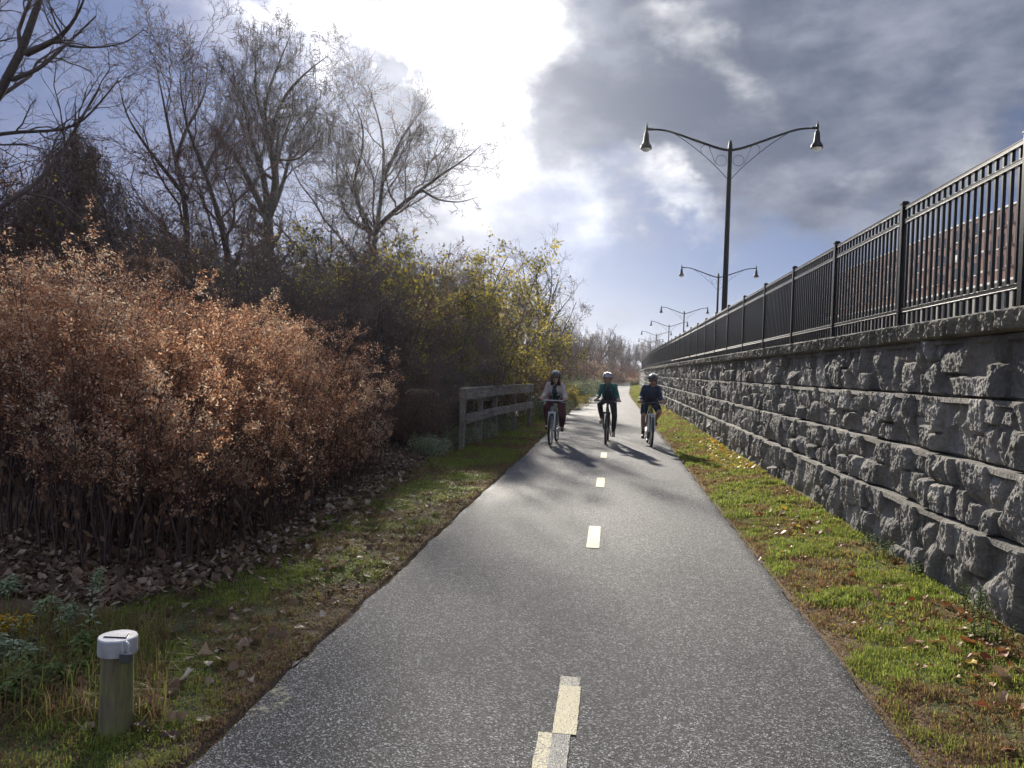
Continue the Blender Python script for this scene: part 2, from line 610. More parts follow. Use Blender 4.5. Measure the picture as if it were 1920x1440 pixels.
        me.loops.foreach_set('vertex_index', loops.astype(np.int32))
        me.polygons.add(len(tot))
        st = np.concatenate([[0], np.cumsum(tot)[:-1]])
        me.polygons.foreach_set('loop_start', st.astype(np.int32))
        me.polygons.foreach_set('material_index', np.concatenate(s.mi).astype(np.int32))
        me.polygons.foreach_set('use_smooth', np.concatenate(s.sm).astype(bool))
        for m in mats:
            me.materials.append(m)
        a = me.attributes.new('rnd', 'FLOAT', 'FACE')
        a.data.foreach_set('value', np.concatenate(s.rnd).astype(np.float32))
        me.update(calc_edges=True)
        me.validate()
        ob = bpy.data.objects.new(name, me)
        scene.collection.objects.link(ob)
        if parent is not None:
            ob.parent = parent
            if origin is not None:
                ob.location = origin
        elif origin is not None and not local:
            ob.location = origin
        return ob


import bmesh


def bmesh_box(h, b):
    bm = bmesh.new()
    bmesh.ops.create_cube(bm, size=2)
    for v in bm.verts:
        v.co = Vector((v.co.x * h[0], v.co.y * h[1], v.co.z * h[2]))
    bmesh.ops.bevel(bm, geom=list(bm.edges), offset=b, segments=1, affect='EDGES', profile=.7)
    bm.verts.index_update()
    return bm


def nrm(a):
    return a / np.maximum(np.linalg.norm(a, axis=-1, keepdims=True), 1e-9)


def tube_batch(P, rad, n):
    """P [N,K,3], rad [N,K] -> vertices and quads of N open tubes with n sides."""
    N, K, _ = P.shape
    t = nrm(np.gradient(P, axis=1))
    m = nrm(t.mean(1, keepdims=True))
    ref = np.where(np.abs(m[..., 2:3]) < .8, np.array([0, 0, 1.0]), np.array([1.0, 0, 0]))
    a = nrm(np.cross(t, np.broadcast_to(ref, t.shape)))
    b = np.cross(t, a)
    th = np.arange(n) * 2 * math.pi / n
    V = P[:, :, None] + rad[:, :, None, None] * (a[:, :, None] * np.cos(th)[:, None] + b[:, :, None] * np.sin(th)[:, None])
    base = (np.arange(N) * K * n)[:, None, None] + (np.arange(K - 1) * n)[None, :, None]
    j = np.arange(n)
    jn = (j + 1) % n
    F = np.stack([base + j, base + jn, base + n + jn, base + n + j], -1).reshape(-1, 4)
    return V.reshape(-1, 3), F


def props(o, label=None, cat=None, group=None, kind=None):
    if label:
        o['label'] = label
    if cat:
        o['category'] = cat
    if group:
        o['group'] = group
    if kind:
        o['kind'] = kind
    return o


def thing(name, label, cat, loc=(0, 0, 0), rz=0, group=None):
    o = bpy.data.objects.new(name, None)
    scene.collection.objects.link(o)
    o.empty_display_size = .2
    o.location = loc
    o.rotation_euler = (0, 0, rz)
    return props(o, label, cat, group)


def copy_tree(o, parent=None):
    c = o.copy()
    scene.collection.objects.link(c)
    if parent is not None:
        c.parent = parent
    for ch in list(o.children):
        copy_tree(ch, c)
    return c


def resample(pts, n):
    pts = np.asarray(pts, float)
    seg = np.r_[0, np.cumsum(np.linalg.norm(np.diff(pts, axis=0), axis=1))]
    u = np.linspace(0, seg[-1], n)
    out = np.stack([np.interp(u, seg, pts[:, k]) for k in range(3)], 1)
    for _ in range(2):
        out[1:-1] = .25 * out[:-2] + .5 * out[1:-1] + .25 * out[2:]
    return out


# ------------------------------------------------------------------ the course of the path: straight, then easing right
_sy = np.array([-50, 57, 77, 100, 135, 200, 288, 400, 700])
_sx = np.array([0, 0, .45, 1.0, 2.1, 4.3, 7.4, 11.6, 24])


def shift(Y):
    Y = np.asarray(Y, float)
    return sum(np.interp(Y + k, _sy, _sx) for k in (-12, -6, 0, 6, 12)) / 5 * np.clip((Y - 50) / 20, 0, 1)


PL, PR = -1.625, 1.355             # path edges
WX = 2.49                         # foot of the wall


def edge_l(Y):
    return PL + shift(Y) + (fbm(np.asarray(Y, float) * 1.3, 0 * np.asarray(Y, float) + 3, 5, 5, .8) - .5) * .10


def edge_r(Y):
    return PR + shift(Y) + (fbm(np.asarray(Y, float) * 1.5, 0 * np.asarray(Y, float) + 9, 5, 8, .8) - .5) * .08


def gz(x, Y):
    """Height of the ground."""
    x = np.asarray(x, float)
    Y = np.asarray(Y, float)
    xs = x - shift(Y)
    d = np.clip(np.maximum(PL - xs, xs - PR), 0, None)
    z = -.018 + .05 * (fbm(x * .9, Y * .9, 3, 21) - .45) * np.clip(d / .5, 0, 1)
    z = z + .35 * (fbm(x * .12, Y * .12, 3, 22) - .5) * np.clip((-xs - 4) / 4, 0, 1)
    z = z - .025 * (d < .03)
    z = z + np.where(xs > 0, .10 * np.clip((xs - PR - .1) / 1.0, 0, 1), 0)
    return z


# ------------------------------------------------------------------ ground, path, markings
def grid(xs, ys, zf):
    X, Y = np.meshgrid(xs, ys)
    Z = zf(X, Y)
    V = np.stack([X, Y, Z], -1).reshape(-1, 3)
    nx, ny = len(xs), len(ys)
    i = np.arange(ny - 1)[:, None] * nx + np.arange(nx - 1)[None]
    F = np.stack([i, i + 1, i + nx + 1, i + nx], -1).reshape(-1, 4)
    return V, F


xs = np.unique(np.r_[-1200, -500, -200, -100, -60, np.linspace(-40, -12, 29), np.linspace(-11.8, -5, 70), np.linspace(-4.95, 4.5, 316),
                     np.linspace(5, 20, 31), 40, 80, 200, 600, 1200])
ys = np.unique(np.r_[-600, -200, -60, -20, -5, 0, np.linspace(1, 14, 433), np.linspace(14.1, 30, 160), np.linspace(30.5, 90, 120), np.linspace(92, 300, 80), 330, 400, 500, 800, 1300])
V, F = grid(xs, ys, gz)
g = G().add(V, F, smooth=True)
ground = props(g.build('ground', 'ground'), kind='structure')
sx_ = V[:, 0] - shift(V[:, 1])
a = ground.data.attributes.new('edge', 'FLOAT', 'POINT')
a.data.foreach_set('value', np.clip(np.maximum(PL - sx_, sx_ - PR), 0, 1).astype(np.float32))
a = ground.data.attributes.new('grassy', 'FLOAT', 'POINT')
gr = np.where(sx_ > 0, 1.0, np.clip((sx_ + 3.3 + .3 * (V[:, 1] > 12)) / .5, 0, 1))
gr = np.where(V[:, 1] > 30, np.clip((sx_ + 5) / .8, .15, 1), gr)
a.data.foreach_set('value', gr.astype(np.float32))

ys = np.unique(np.r_[-6, -2, 0, np.linspace(1, 25, 601), np.linspace(25.2, 80, 150), np.linspace(81, 400, 120), 600])
us = np.r_[0, .012, np.linspace(.04, .96, 10), .988, 1]
L_, R_ = edge_l(ys), edge_r(ys)
X = L_[:, None] + (R_ - L_)[:, None] * us[None]
Z = .004 + .028 * (1 - (2 * us - 1) ** 2)[None] + 0 * X
Z[:, 0] = Z[:, -1] = -.05
V = np.stack([X, np.broadcast_to(ys[:, None], X.shape), Z], -1).reshape(-1, 3)
nx = len(us)
i = np.arange(len(ys) - 1)[:, None] * nx + np.arange(nx - 1)[None]
path = props(G().add(V, np.stack([i, i + 1, i + nx + 1, i + nx], -1).reshape(-1, 4), smooth=True).build('bike_path', 'asphalt'), kind='structure')


def path_z(x, Y):
    L, Rr = edge_l(Y), edge_r(Y)
    u = (x - L) / (Rr - L)
    return .004 + .028 * (1 - (2 * u - 1) ** 2)


g = G()


def dash(x0, x1, y0, y1, worn=0.0):
    n = 14
    ys_ = np.linspace(y0, y1, n)
    ts = np.linspace(0, 1, 5)
    X = x0 + (x1 - x0) * ts[None] + (rng.random((n, 5)) - .5) * .004 + shift(ys_)[:, None]
    Yv = np.broadcast_to(ys_[:, None], X.shape)
    V = np.stack([X, Yv, path_z(X, Yv) + .0045], -1).reshape(-1, 3)
    i = np.arange(n - 1)[:, None] * 5 + np.arange(4)[None]
    g.add(V, np.stack([i, i + 1, i + 6, i + 5], -1).reshape(-1, 4), rnd=worn)


dash(-.205, -.100, 3.30, 3.81, .12)
dash(-.208, -.108, 3.81, 3.93, .30)
dash(-.262, -.20, 2.5, 3.30, .2)
dash(-.20, -.125, 2.5, 3.295, .36)
for y0, y1 in ((6.88, 7.86), (10.59, 11.54), (14.26, 15.2)):
    dash(-.178 + .002 * (y0 - 7), -.062 + .002 * (y0 - 7), y0, y1, .02)
props(g.build('centre_line_marking', 'paint'), kind='structure')

# ------------------------------------------------------------------ stone block retaining wall
CH = .457
wall = thing('retaining_wall', 'long grey split face stone block retaining wall with overhanging coping right of the path', 'wall', (WX, 3, 0))
yg = np.unique(np.r_[np.arange(2.6, 9, .0095), np.arange(9, 13, .0125), np.arange(13, 20, .022), np.arange(20, 36, .045), np.arange(36, 70, .12), np.arange(70, 230, .6)])


def course(k, z0, z1, x0, seed):
    r = np.random.default_rng(seed)
    nz = 48
    zg = np.linspace(z0 + .003, z1 - .003, nz)
    Ym, Zm = np.meshgrid(yg, zg)
    dep = np.full(Ym.shape, .05)
    tone = np.full(Ym.shape, .5)
    y = 1.0 + r.random()
    while y < 230:
        # one stone or a pile of two
        far = y > 60
        wd = r.choice([.15, .24, .34, .46, .6, .8], p=[.14, .2, .24, .2, .14, .08]) * (3 if far else 1)
        rows = [(z0, z1)]
        c = r.random()
        if c < .62:
            s_ = z0 + (z1 - z0) * r.uniform(.35, .65)
            rows = [(z0, s_), (s_, z1)]
        for a0, a1 in rows:
            cuts = [y, y + wd]
            if len(rows) == 2 and wd > .3 and r.random() < .6:
                cuts = [y, y + wd * r.uniform(.35, .65), y + wd]
            for b0, b1 in zip(cuts[:-1], cuts[1:]):
                j0, j1 = np.searchsorted(yg, [b0, b1])
                i0, i1 = np.searchsorted(zg, [a0, a1])
                if j1 <= j0 or i1 <= i0:
                    continue
                yy_, zz_ = Ym[i0:i1, j0:j1], Zm[i0:i1, j0:j1]
                cy, cz = (b0 + b1) / 2, (a0 + a1) / 2
                hw, hh = (b1 - b0) / 2, (a1 - a0) / 2
                off = r.uniform(-.042, .040)
                out = np.full(yy_.shape, .088 + off)
                for q in range(r.integers(3, 7)):
                    th = r.uniform(0, 2 * math.pi)
                    sl_ = r.uniform(.10, .75)
                    out = np.minimum(out, .088 + off + r.uniform(-.005, .05) - sl_ * ((yy_ - cy) * math.cos(th) + (zz_ - cz) * math.sin(th)))
                wob = (fbm(yy_ * 11, zz_ * 11, 2, seed) - .5) * .026
                vd = (zz_ - a0) if a1 > z1 - .001 else hh - np.abs(zz_ - cz)
                e = np.minimum(hw - np.abs(yy_ - cy), vd) + wob
                ez = np.clip((e - .008) / .016, 0, 1)
                ez = np.sqrt(np.clip(1 - (1 - ez) ** 2, 0, 1))
                # joints inside a course are shallow grooves, the one under the course is open
                low_ = (zz_ - a0) < hh if a0 < z0 + .001 else np.zeros(zz_.shape, bool)
                d = np.clip(out, .02, .145)
                d = np.where(low_ & (zz_ < a0 + .03), d * ez, .032 + (d - .032) * ez)
                dep[i0:i1, j0:j1] = d
                tone[i0:i1, j0:j1] = r.random()
        y += wd
    n1 = fbm(Ym * 7, Zm * 7, 5, seed + 3, .6)
    n2 = np.abs(fbm(Ym * 14 + 3, Zm * 9, 5, seed + 9, .65) - .5)
    dep = dep * (.85 + .3 * n1) + (n1 - .5) * .024 - n2 * .055
    top = z1 - Zm
    dep = dep - .008 * np.clip(1 - top / .014, 0, 1)
    dep = np.where(Zm < z0 + .016, np.minimum(dep, -.01), dep)
    dep = np.where(Zm > z1 - .05, np.maximum(dep, .062), dep)
    Zj = Zm + (fbm(Ym * 2.2, Zm * 0 + k, 3, seed + 5) - .5) * .018 * np.clip((Zm - z0) / .1, 0, 1)
    sh = shift(yg)[None]
    Xf = x0 + .075 - dep + sh
    rowb = np.stack([x0 + .32 + sh[0] + 0 * yg, yg, Zj[0]], -1)[None]
    rowt = np.stack([x0 + .32 + sh[0] + 0 * yg, yg, Zj[-1] + .002], -1)[None]
    V = np.concatenate([rowb, np.stack([Xf, Ym, Zj], -1), rowt], 0)
    n_, m_ = V.shape[0], V.shape[1]
    i = np.arange(n_ - 1)[:, None] * m_ + np.arange(m_ - 1)[None]
    F = np.stack([i, i + m_, i + m_ + 1, i + 1], -1).reshape(-1, 4)
    tq = np.zeros((n_ - 1, m_ - 1))
    tq[:nz] = tone[:, :-1]
    tq[-1] = tone[-1, :-1]
    return V.reshape(-1, 3), F, tq.ravel()


for k in range(4):
    z0 = .13 + k * CH
    V, F, tq = course(k, z0 - (.16 if k == 0 else 0), z0 + CH, WX + .02 + (0, .045, .09, .105)[k], 40 + k)
    G().add(V, F, rnd=tq, smooth=False).build('block_course', 'stone', wall)

# coping: one long rough-faced cap
zg = np.linspace(1.962, 2.115, 26)
Ym, Zm = np.meshgrid(yg, zg)
n1 = fbm(Ym * 16, Zm * 7, 4, 90, .6)
n2 = fbm(Ym * 3, Zm * 3, 3, 91)
dep = .055 + (n1 - .5) * .12 + (n2 - .5) * .07
hz = np.clip(1 - np.abs(Zm - 2.0385) / .0775, 0, 1)
joint = np.abs(((Ym + .3) % 1.17) - .585) < .006
dep = dep * np.clip(hz * 5, 0, 1) ** .5 - .02 * joint
Xf = WX + .10 - dep + shift(yg)[None]
Zj = Zm + (fbm(Ym * 1.7, Zm * 0, 3, 92) - .5) * .02 * (Zm > 1.98)
row0 = np.stack([WX + .5 + shift(yg), yg, 1.960 + 0 * yg], -1)[None]
rowt = [np.stack([WX + dx_ + shift(yg), yg, 2.117 + .012 * fbm(yg * 4, 0 * yg + dx_, 3, 93)], -1)[None] for dx_ in (.12, .3, .62)]
rowe = np.stack([WX + .64 + shift(yg), yg, 1.98 + 0 * yg], -1)[None]
V = np.concatenate([row0, np.stack([Xf, Ym, Zj], -1)] + rowt + [rowe], 0)
n_, m_ = V.shape[0], V.shape[1]
i = np.arange(n_ - 1)[:, None] * m_ + np.arange(m_ - 1)[None]
G().add(V.reshape(-1, 3), np.stack([i, i + m_, i + m_ + 1, i + 1], -1).reshape(-1, 4), rnd=.6, smooth=False).build('coping', 'coping', wall)

# the raised ground behind the wall
ys = np.r_[-30, np.linspace(0, 230, 60), 400, 700]
xo = np.r_[.6, 3, 8, 20, 60, 200, 800]
X = WX + shift(ys)[:, None] + xo[None]
V = np.stack([X, np.broadcast_to(ys[:, None], X.shape), 2.0 + 0 * X], -1).reshape(-1, 3)
i = np.arange(len(ys) - 1)[:, None] * len(xo) + np.arange(len(xo) - 1)[None]
terr = props(G().add(V, np.stack([i, i + 1, i + len(xo) + 1, i + len(xo)], -1).reshape(-1, 4)).build('upper_ground', 'concrete'), kind='structure')

# ------------------------------------------------------------------ black metal fence on the wall
FX, SP = 2.80, 2.298
fence = thing('metal_fence', 'black metal picket fence with three rails and capped posts standing on the stone wall', 'fence', (FX, 5.73, 2.12))
NP_ = 48


def fpt(Y, z, dx=0.0):
    return np.array((FX + float(shift(Y)) + dx, Y, z))


for k in range(-1, NP_):
    Y = 5.73 + SP * k
    c = fpt(Y, 0)
    g = G().box((c[0], Y, 2.73), (.064, .064, 1.25), bevel=.004)
    g.box((c[0], Y, 3.362), (.076, .076, .018), bevel=.004)
    g.box((c[0], Y, 3.378), (.056, .056, .014), bevel=.004)
    post = g.build('post', 'black', fence)
    if k < 8:
        for z in (3.308, 3.176, 2.302):
            for sgn in (-1, 1):
                if k == -1 and sgn < 0:
                    continue
                G().box((c[0], Y + sgn * .040, z), (.05, .018, .058), bevel=.003).build('rail_bracket', 'black', post)
    if k == NP_ - 1:
        break
    Y1 = Y + SP
    g = G()
    npk = 19
    for j in range(npk):
        Yp = Y + SP * (j + 1) / (npk + 1)
        p = fpt(Yp, 0)
        g.box((p[0], Yp, (2.165 + 3.30) / 2), (.0235, .0235, 3.30 - 2.165))
    panel = g.build('picket_panel', 'black', fence)
    a0, a1 = fpt(Y + .032, 0), fpt(Y1 - .032, 0)
    ang = -math.atan2(a1[0] - a0[0], a1[1] - a0[1])
    for z in (3.308, 3.176, 2.302):
        g = G()
        L = np.linalg.norm(a1 - a0)
        cx, cy = (a0[0] + a1[0]) / 2, (a0[1] + a1[1]) / 2
        if k < 14:
            g.box((cx, cy, z + .0165), (.040, L, .011), ang, bevel=.003)
            g.box((cx, cy, z), (.034, L - .002, .0215), ang)
            g.box((cx, cy, z - .0165), (.040, L, .011), ang, bevel=.003)
        else:
            g.box((cx, cy, z), (.038, L, .044), ang)
        g.build('rail', 'black', panel)


# ------------------------------------------------------------------ double-arm street lamps
def make_lamp():
    t = thing('street_lamp', 'x', 'street lamp')
    H = 6.34
    g = G()
    g.lathe((0, 0, 0), [(.17, 0), (.17, .12), (.13, .2), (.115, .5), (.10, .55), (.088, .62), (.060, H - .25), (.064, H - .24), (.064, H + .02), (.045, H + .06), (.05, H + .10), (.02, H + .16), (.0, H + .18)], 14)
    g.build('pole', 'lamp_green', t, local=True)
    for s in (-1, 1):
        g = G()
        pts = [(0.05, 0, H - .12), (.25, 0, H - .10), (.9, 0, H + .13), (1.55, 0, H + .37), (1.85, 0, H + .465), (2.05, 0, H + .495), (2.38, 0, H + .50)]
        pts = [(x * s, y, z) for x, y, z in pts]
        g.tube(resample(pts, 20), np.linspace(.040, .028, 20), 8)
        g.tube([(2.24 * s, 0, H + .50), (2.40 * s, 0, H + .50)], .04, 8)
        arm = g.build('arm', 'lamp_green', t, local=True)
        g = G()
        br = [(0.06, 0, H - .95), (.35, 0, H - .62), (.8, 0, H - .22), (1.2, 0, H + .10), (1.62, 0, H + .37)]
        g.tube(resample([(x * s, y, z) for x, y, z in br], 14), .010, 6)
        g.tube([(.40 * s, 0, H - .54), (.60 * s, 0, H - .02)][::1], .007, 6)
        g.torus((.245 * s, 0, H - .42), .155, .007, 'y', 28, 6)
        arc = [(.70 * s + .15 * math.cos(a_) * 1.0, 0, H - .12 + .15 * math.sin(a_)) for a_ in np.linspace(-.5, 3.5, 16)]
        arc = [(.70 * s + s * .14 * math.cos(a_), 0, H - .10 + .13 * math.sin(a_)) for a_ in np.linspace(-.8, 2.8, 16)]
        g.tube(arc, .007, 6)
        g.build('scroll_brace', 'lamp_green', t, local=True)
        g = G()
        x = 2.42 * s
        g.lathe((x, 0, H + .42), [(.0, .30), (.016, .26), (.012, .22), (.034, .18), (.040, .10), (.032, .02), (.045, 0), (.066, -.04), (.076, -.12), (.090, -.27), (.104, -.33), (.158, -.40), (.172, -.48), (.167, -.495), (.14, -.49)], 16, close=False)
        head = g.build('lamp_head', 'lamp_green', t, local=True)
        g = G()
        g.lathe((x, 0, H + .42), [(.145, -.485), (.12, -.525), (.08, -.56), (.0, -.58)], 14)
        g.build('lamp_glass', 'glass', head, local=True)
    return t


lamp0 = make_lamp()
LS = 4.84
ldat = [(3.18, 23.1), (6.78, 52.5), (7.37, 83.5), (7.43, 106.2), (7.1, 130.8), (7.6, 159.6), (8.6, 190)]
lw = ['nearest and tallest twin arm street lamp rising behind the black fence', 'second twin arm street lamp, its pole just left of the nearest pole',
      'third twin arm street lamp from the camera, above the fence line', 'fourth twin arm street lamp from the camera, above the far fence',
      'fifth twin arm street lamp from the camera, small above the fence', 'sixth twin arm street lamp, small and far above the wall end', 'farthest and smallest twin arm street lamp of the row']
for k, (a_, b_) in enumerate(ldat):
    o = lamp0 if k == 0 else copy_tree(lamp0)
    o.location = (a_, b_, 1.99)
    o['label'] = lw[k]
    o['group'] = 'twin arm street lamps along the road above the wall'

# ------------------------------------------------------------------ brick building behind the fence
A0, A1 = np.array((52.2, 83.0)), np.array((48.8, 183.0))
dirf = (A1 - A0) / np.linalg.norm(A1 - A0)
Lf = float(np.linalg.norm(A1 - A0))
nf = np.array((-dirf[1], dirf[0]))                  # outwards, towards the path
if nf[0] > 0:
    nf = -nf
bld = thing('brick_building', 'long red brick block with a concrete base and rows of dark windows behind the fence', 'building', (A0[0], A0[1], 1.93))
brz = math.atan2(dirf[1], dirf[0])


def bbox(g, u0, u1, d0, d1, z0, z1, mat=0):
    """u along the facade, d outwards from it."""
    c = A0 + dirf * (u0 + u1) / 2 + nf * (d0 + d1) / 2
    g.box((c[0], c[1], (z0 + z1) / 2), (u1 - u0, abs(d1 - d0), z1 - z0), brz, mat)


g = G()
bbox(g, 0, Lf, -20, 0, 15.6, 25.4)
g.build('wall', 'brick', bld)
g = G()
bbox(g, 0, Lf, -20.2, .12, 25.4, 25.62)
g.build('roof_edge', 'white_trim', bld)
g = G()
bbox(g, 0, Lf, -20, -.35, 1.93, 15.5)
base = g.build('base', 'concrete', bld)
for k in range(18):
    g = G()
    bbox(g, k * 5.6 + .2, k * 5.6 + 1.0, -.34, .02, 1.93, 15.5)
    g.build('pillar', 'concrete', base)
g = G()
bbox(g, 0, Lf, -.3, .25, 15.5, 15.8)
g.build('ledge', 'white_trim', bld)
for k in range(16):
    u = 2.0 + 6.35 * k
    for fl in range(3):
        z = 17.35 + 2.83 * fl
        g = G()
        bbox(g, u, u + 1.7, -.05, .025, z, z + 1.75)
        wdw = g.build('window', 'window', bld)
        g = G()
        bbox(g, u - .1, u + 1.8, 0, .14, z - .16, z - .01)
        g.build('sill', 'white_trim', wdw)
        if (k * 3 + fl * 5) % 7 == 2:
            g = G()
            bbox(g, u + .1, u + .9, .03, .07, z + .1, z + .9)
            g.build('blind', 'white_trim', wdw)
        g = G()
        bbox(g, u + 3.3, u + 3.62, -.05, .02, z + .1, z + 1.4)
        bbox(g, u + 3.25, u + 3.67, 0, .10, z - .06, z + .09)
        g.build('narrow_window', 'window', bld)
        g = G()
        bbox(g, u + 4.4, u + 5.05, -.05, .02, z + .25, z + 1.3)
        sm = g.build('small_window', 'window', bld)
        g = G()
        bbox(g, u + 4.45, u + 5.0, 0, .45, z + .0, z + .24)
        g.build('air_conditioner', 'white_trim', sm)

far = thing('dark_building', 'dark flat roofed building in the distance left of the brick block, behind the fence', 'building', (53, 200, 1.93))
G().box((52.5, 210, 13.2), (12.5, 20, 22.6)).build('wall', 'dark_cladding', far)
G().box((56, 211, 25.2), (5.5, 14, 1.6)).build('roof_hut', 'dark_cladding', far)
for r_ in range(5):
    for k in range(4):
        G().box((47.9 + 3.1 * k, 199.98, 6 + 4 * r_), (1.2, .1, 1.5)).build('window', 'window', far)
g = G()
for k in range(6):
    g.box((47.2 + k * 2.1, 199.9, 22.6 + (k % 2) * .3), (.55, .2, .45))
g.build('roof_light', 'white_trim', far)
# low curved canopy
cano = thing('canopy', 'low pale curved canopy roof on posts glimpsed through the fence', 'canopy', (11.5, 41, 1.93))
pts = []
for a_ in np.linspace(0, 1, 12):
    pts.append((10.0 + 0 * a_, 36 + 9 * a_, 4.55 - 1.1 * a_ ** 2 + .15 * math.sin(a_ * 3)))
V = np.array([p for p in pts] + [(p[0] + 2.2, p[1], p[2] + .1) for p in pts] + [(p[0], p[1], p[2] - .14) for p in pts])
F = [(i, i + 1, i + 13, i + 12) for i in range(11)] + [(i, i + 24, i + 25, i + 1) for i in range(11)]
G().add(V, F, smooth=True).build('canopy_roof', 'white_trim', cano)
for y_, h_ in ((36.4, 4.4), (40.5, 4.1), (44.6, 3.35)):
    G().tube([(10.15, y_, 1.93), (10.15, y_, h_)], .06, 8).build('post', 'black', cano)


# ------------------------------------------------------------------ plants
def cards(g, C, size, r, mat=0, rnd=None, aspect=.5, up=None, bend=.25):
    """Leaf-shaped faces (pointed at both ends, folded along the midrib) at centres C with random facing."""
    N = len(C)
    size = np.broadcast_to(np.asarray(size, float), (N,))[:, None]
    a = nrm(r.normal(size=(N, 3)))
    if up is not None:
        a = nrm(a + np.asarray(up) * 1.0)
    b = nrm(np.cross(a, nrm(r.normal(size=(N, 3)))))
    c = np.cross(a, b)
    p0 = C - a * size * .5
    p2 = C + a * size * .5 + c * size * bend
    p1 = C + b * size * aspect * .5 + c * size * bend * .3
    p3 = C - b * size * aspect * .5 + c * size * bend * .3
    V = np.stack([p0, p1, p2, p3], 1).reshape(-1, 3)
    F = np.arange(N)[:, None] * 4 + np.array([0, 1, 2, 3])
    F = np.concatenate([F[:, [0, 1, 2]], F[:, [0, 2, 3]]], 1).reshape(-1, 3)
    rv = r.random(N) if rnd is None else rnd
    g.add(V, F, mat, rnd=np.repeat(rv, 2))


def grow(P, rad, K, r, tr=(.25, 1.0), ang=(25, 60), lr=.5, wig=.25, up=.08, rr=.6, n=5, rmin=.002, minlen=.08, absl=None):
    """K side branches for each of the N polylines P [N,k,3]."""
    N, k, _ = P.shape
    t = tr[0] + (tr[1] - tr[0]) * (np.arange(K)[None] + r.random((N, K))) / K
    f = t * (k - 1)
    i = np.minimum(f.astype(int), k - 2)
    w_ = (f - i)[..., None]
    ii = np.arange(N)[:, None]
    st = P[ii, i] * (1 - w_) + P[ii, i + 1] * w_
    tn = nrm(P[ii, i + 1] - P[ii, i])
    pr = rad[ii, i] * (1 - w_[..., 0]) + rad[ii, i + 1] * w_[..., 0]
    plen = np.linalg.norm(np.diff(P, axis=1), axis=2).sum(1)[:, None]
    L = (plen if absl is None else absl) * lr * (1.15 - .6 * t) * r.uniform(.6, 1.25, (N, K))
    L = np.maximum(L, minlen)
    q = r.normal(size=(N, K, 3))
    q = nrm(q - tn * (q * tn).sum(-1, keepdims=True))
    a = np.radians(r.uniform(ang[0], ang[1], (N, K)))[..., None]
    d = nrm(tn * np.cos(a) + q * np.sin(a))
    st, d, L, pr = st.reshape(-1, 3), d.reshape(-1, 3), L.reshape(-1), pr.reshape(-1)
    pts = [st]
    step = (L / (n - 1))[:, None]
    for _ in range(n - 1):
        pts.append(pts[-1] + d * step)
        d = nrm(d + r.normal(size=d.shape) * wig + np.array([0, 0, up]))
    r0 = np.maximum(pr * rr, rmin)
    # short parents carry fewer twigs, so the crown does not clot at the branch ends
    pl_ = np.repeat(plen[:, 0], K)
    keep = r.random(len(pl_)) < np.clip(pl_ / np.percentile(pl_, 70), .10, 1)
    return np.stack(pts, 1)[keep], np.maximum(r0[:, None] * np.linspace(1, .3, n)[None], rmin * .6)[keep]


def limb(pl, r0, r1, n=14):
    return resample(pl, n)[None], np.linspace(r0, r1, n)[None]


def cat2(*A):
    return np.concatenate([a[0] for a in A]), np.concatenate([a[1] for a in A])


def make_tree(name, label, cat_, base, limbs, seed, levels, bark='bark', twig='twig', group=None, leaves=None, pods=0, trunk_n=9):
    """limbs: [(points, r0, r1)]; levels: kwargs for grow per level; leaves: (material, per-twig count, size)."""
    r = np.random.default_rng(seed)
    t = thing(name, label, cat_, base, group=group)
    g = G()
    L = [limb(*l) for l in limbs]
    P, Rd = cat2(*L)
    V, F = tube_batch(P, Rd, trunk_n)
    g.add(V, F, smooth=True)
    g.build('trunk', bark, t)
    g = G()
    last = None
    for k, kw in enumerate(levels):
        P, Rd = grow(P, Rd, r=r, **kw)
        V, F = tube_batch(P, Rd, 5 if k == 0 else 3)
        g.add(V, F, smooth=(k == 0))
        last = P
    g.build('branches', twig, t)
    if leaves:
        m_, cnt, size = leaves
        g = G()
        pk = last[r.integers(0, len(last), int(cnt)), r.integers(1, last.shape[1], int(cnt))]
        cards(g, pk + r.normal(size=pk.shape) * size * .6, r.uniform(.6, 1.4, len(pk)) * size, r, rnd=np.clip(r.random(len(pk)) * .8 + (fbm(pk[:, 0] * 1.2, pk[:, 2] * 1.2, 2, seed) - .5) * 1.2 + .1, 0, 1), aspect=.6)
        g.build('leaves', m_, t)
    if pods:
        pk = last[r.integers(0, len(last), pods), -1]
        pk = pk[(pk[:, 2] > 6.5)]
        L_ = r.uniform(.25, .5, len(pk))
        n_ = 4
        pts = np.stack([pk + np.array([0, 0, -1.0]) * L_[:, None] * q / (n_ - 1) + r.normal(size=pk.shape) * .012 for q in range(n_)], 1)
        V, F = tube_batch(pts, np.full((len(pk), n_), .009), 3)
        props(G().add(V, F).build('seed_pods', 'pod', t), kind='stuff')
    return t


def LP(pxs, Y0, Y1=None):
    """Polyline through photo positions, its distance running from Y0 to Y1."""
    Y1 = Y0 if Y1 is None else Y1
    n = len(pxs)
    return [W(px, py, Y0 + (Y1 - Y0) * k / max(1, n - 1)) for k, (px, py) in enumerate(pxs)]


big = [dict(minlen=.25, K=14, tr=(.15, 1), ang=(25, 65), lr=.40, wig=.22, up=.10, rr=.48, n=8, rmin=.008),
       dict(minlen=.2, K=11, tr=(.1, 1), ang=(25, 70), lr=.50, wig=.28, up=.06, rr=.55, n=6, rmin=.0055),
       dict(minlen=.15, K=8, tr=(.1, 1), ang=(25, 70), lr=.52, wig=.30, up=.04, rr=.6, n=5, rmin=.0062),
       dict(minlen=.12, K=5, tr=(.15, 1), ang=(25, 65), lr=.6, wig=.25, up=.03, rr=.75, n=4, rmin=.0056)]

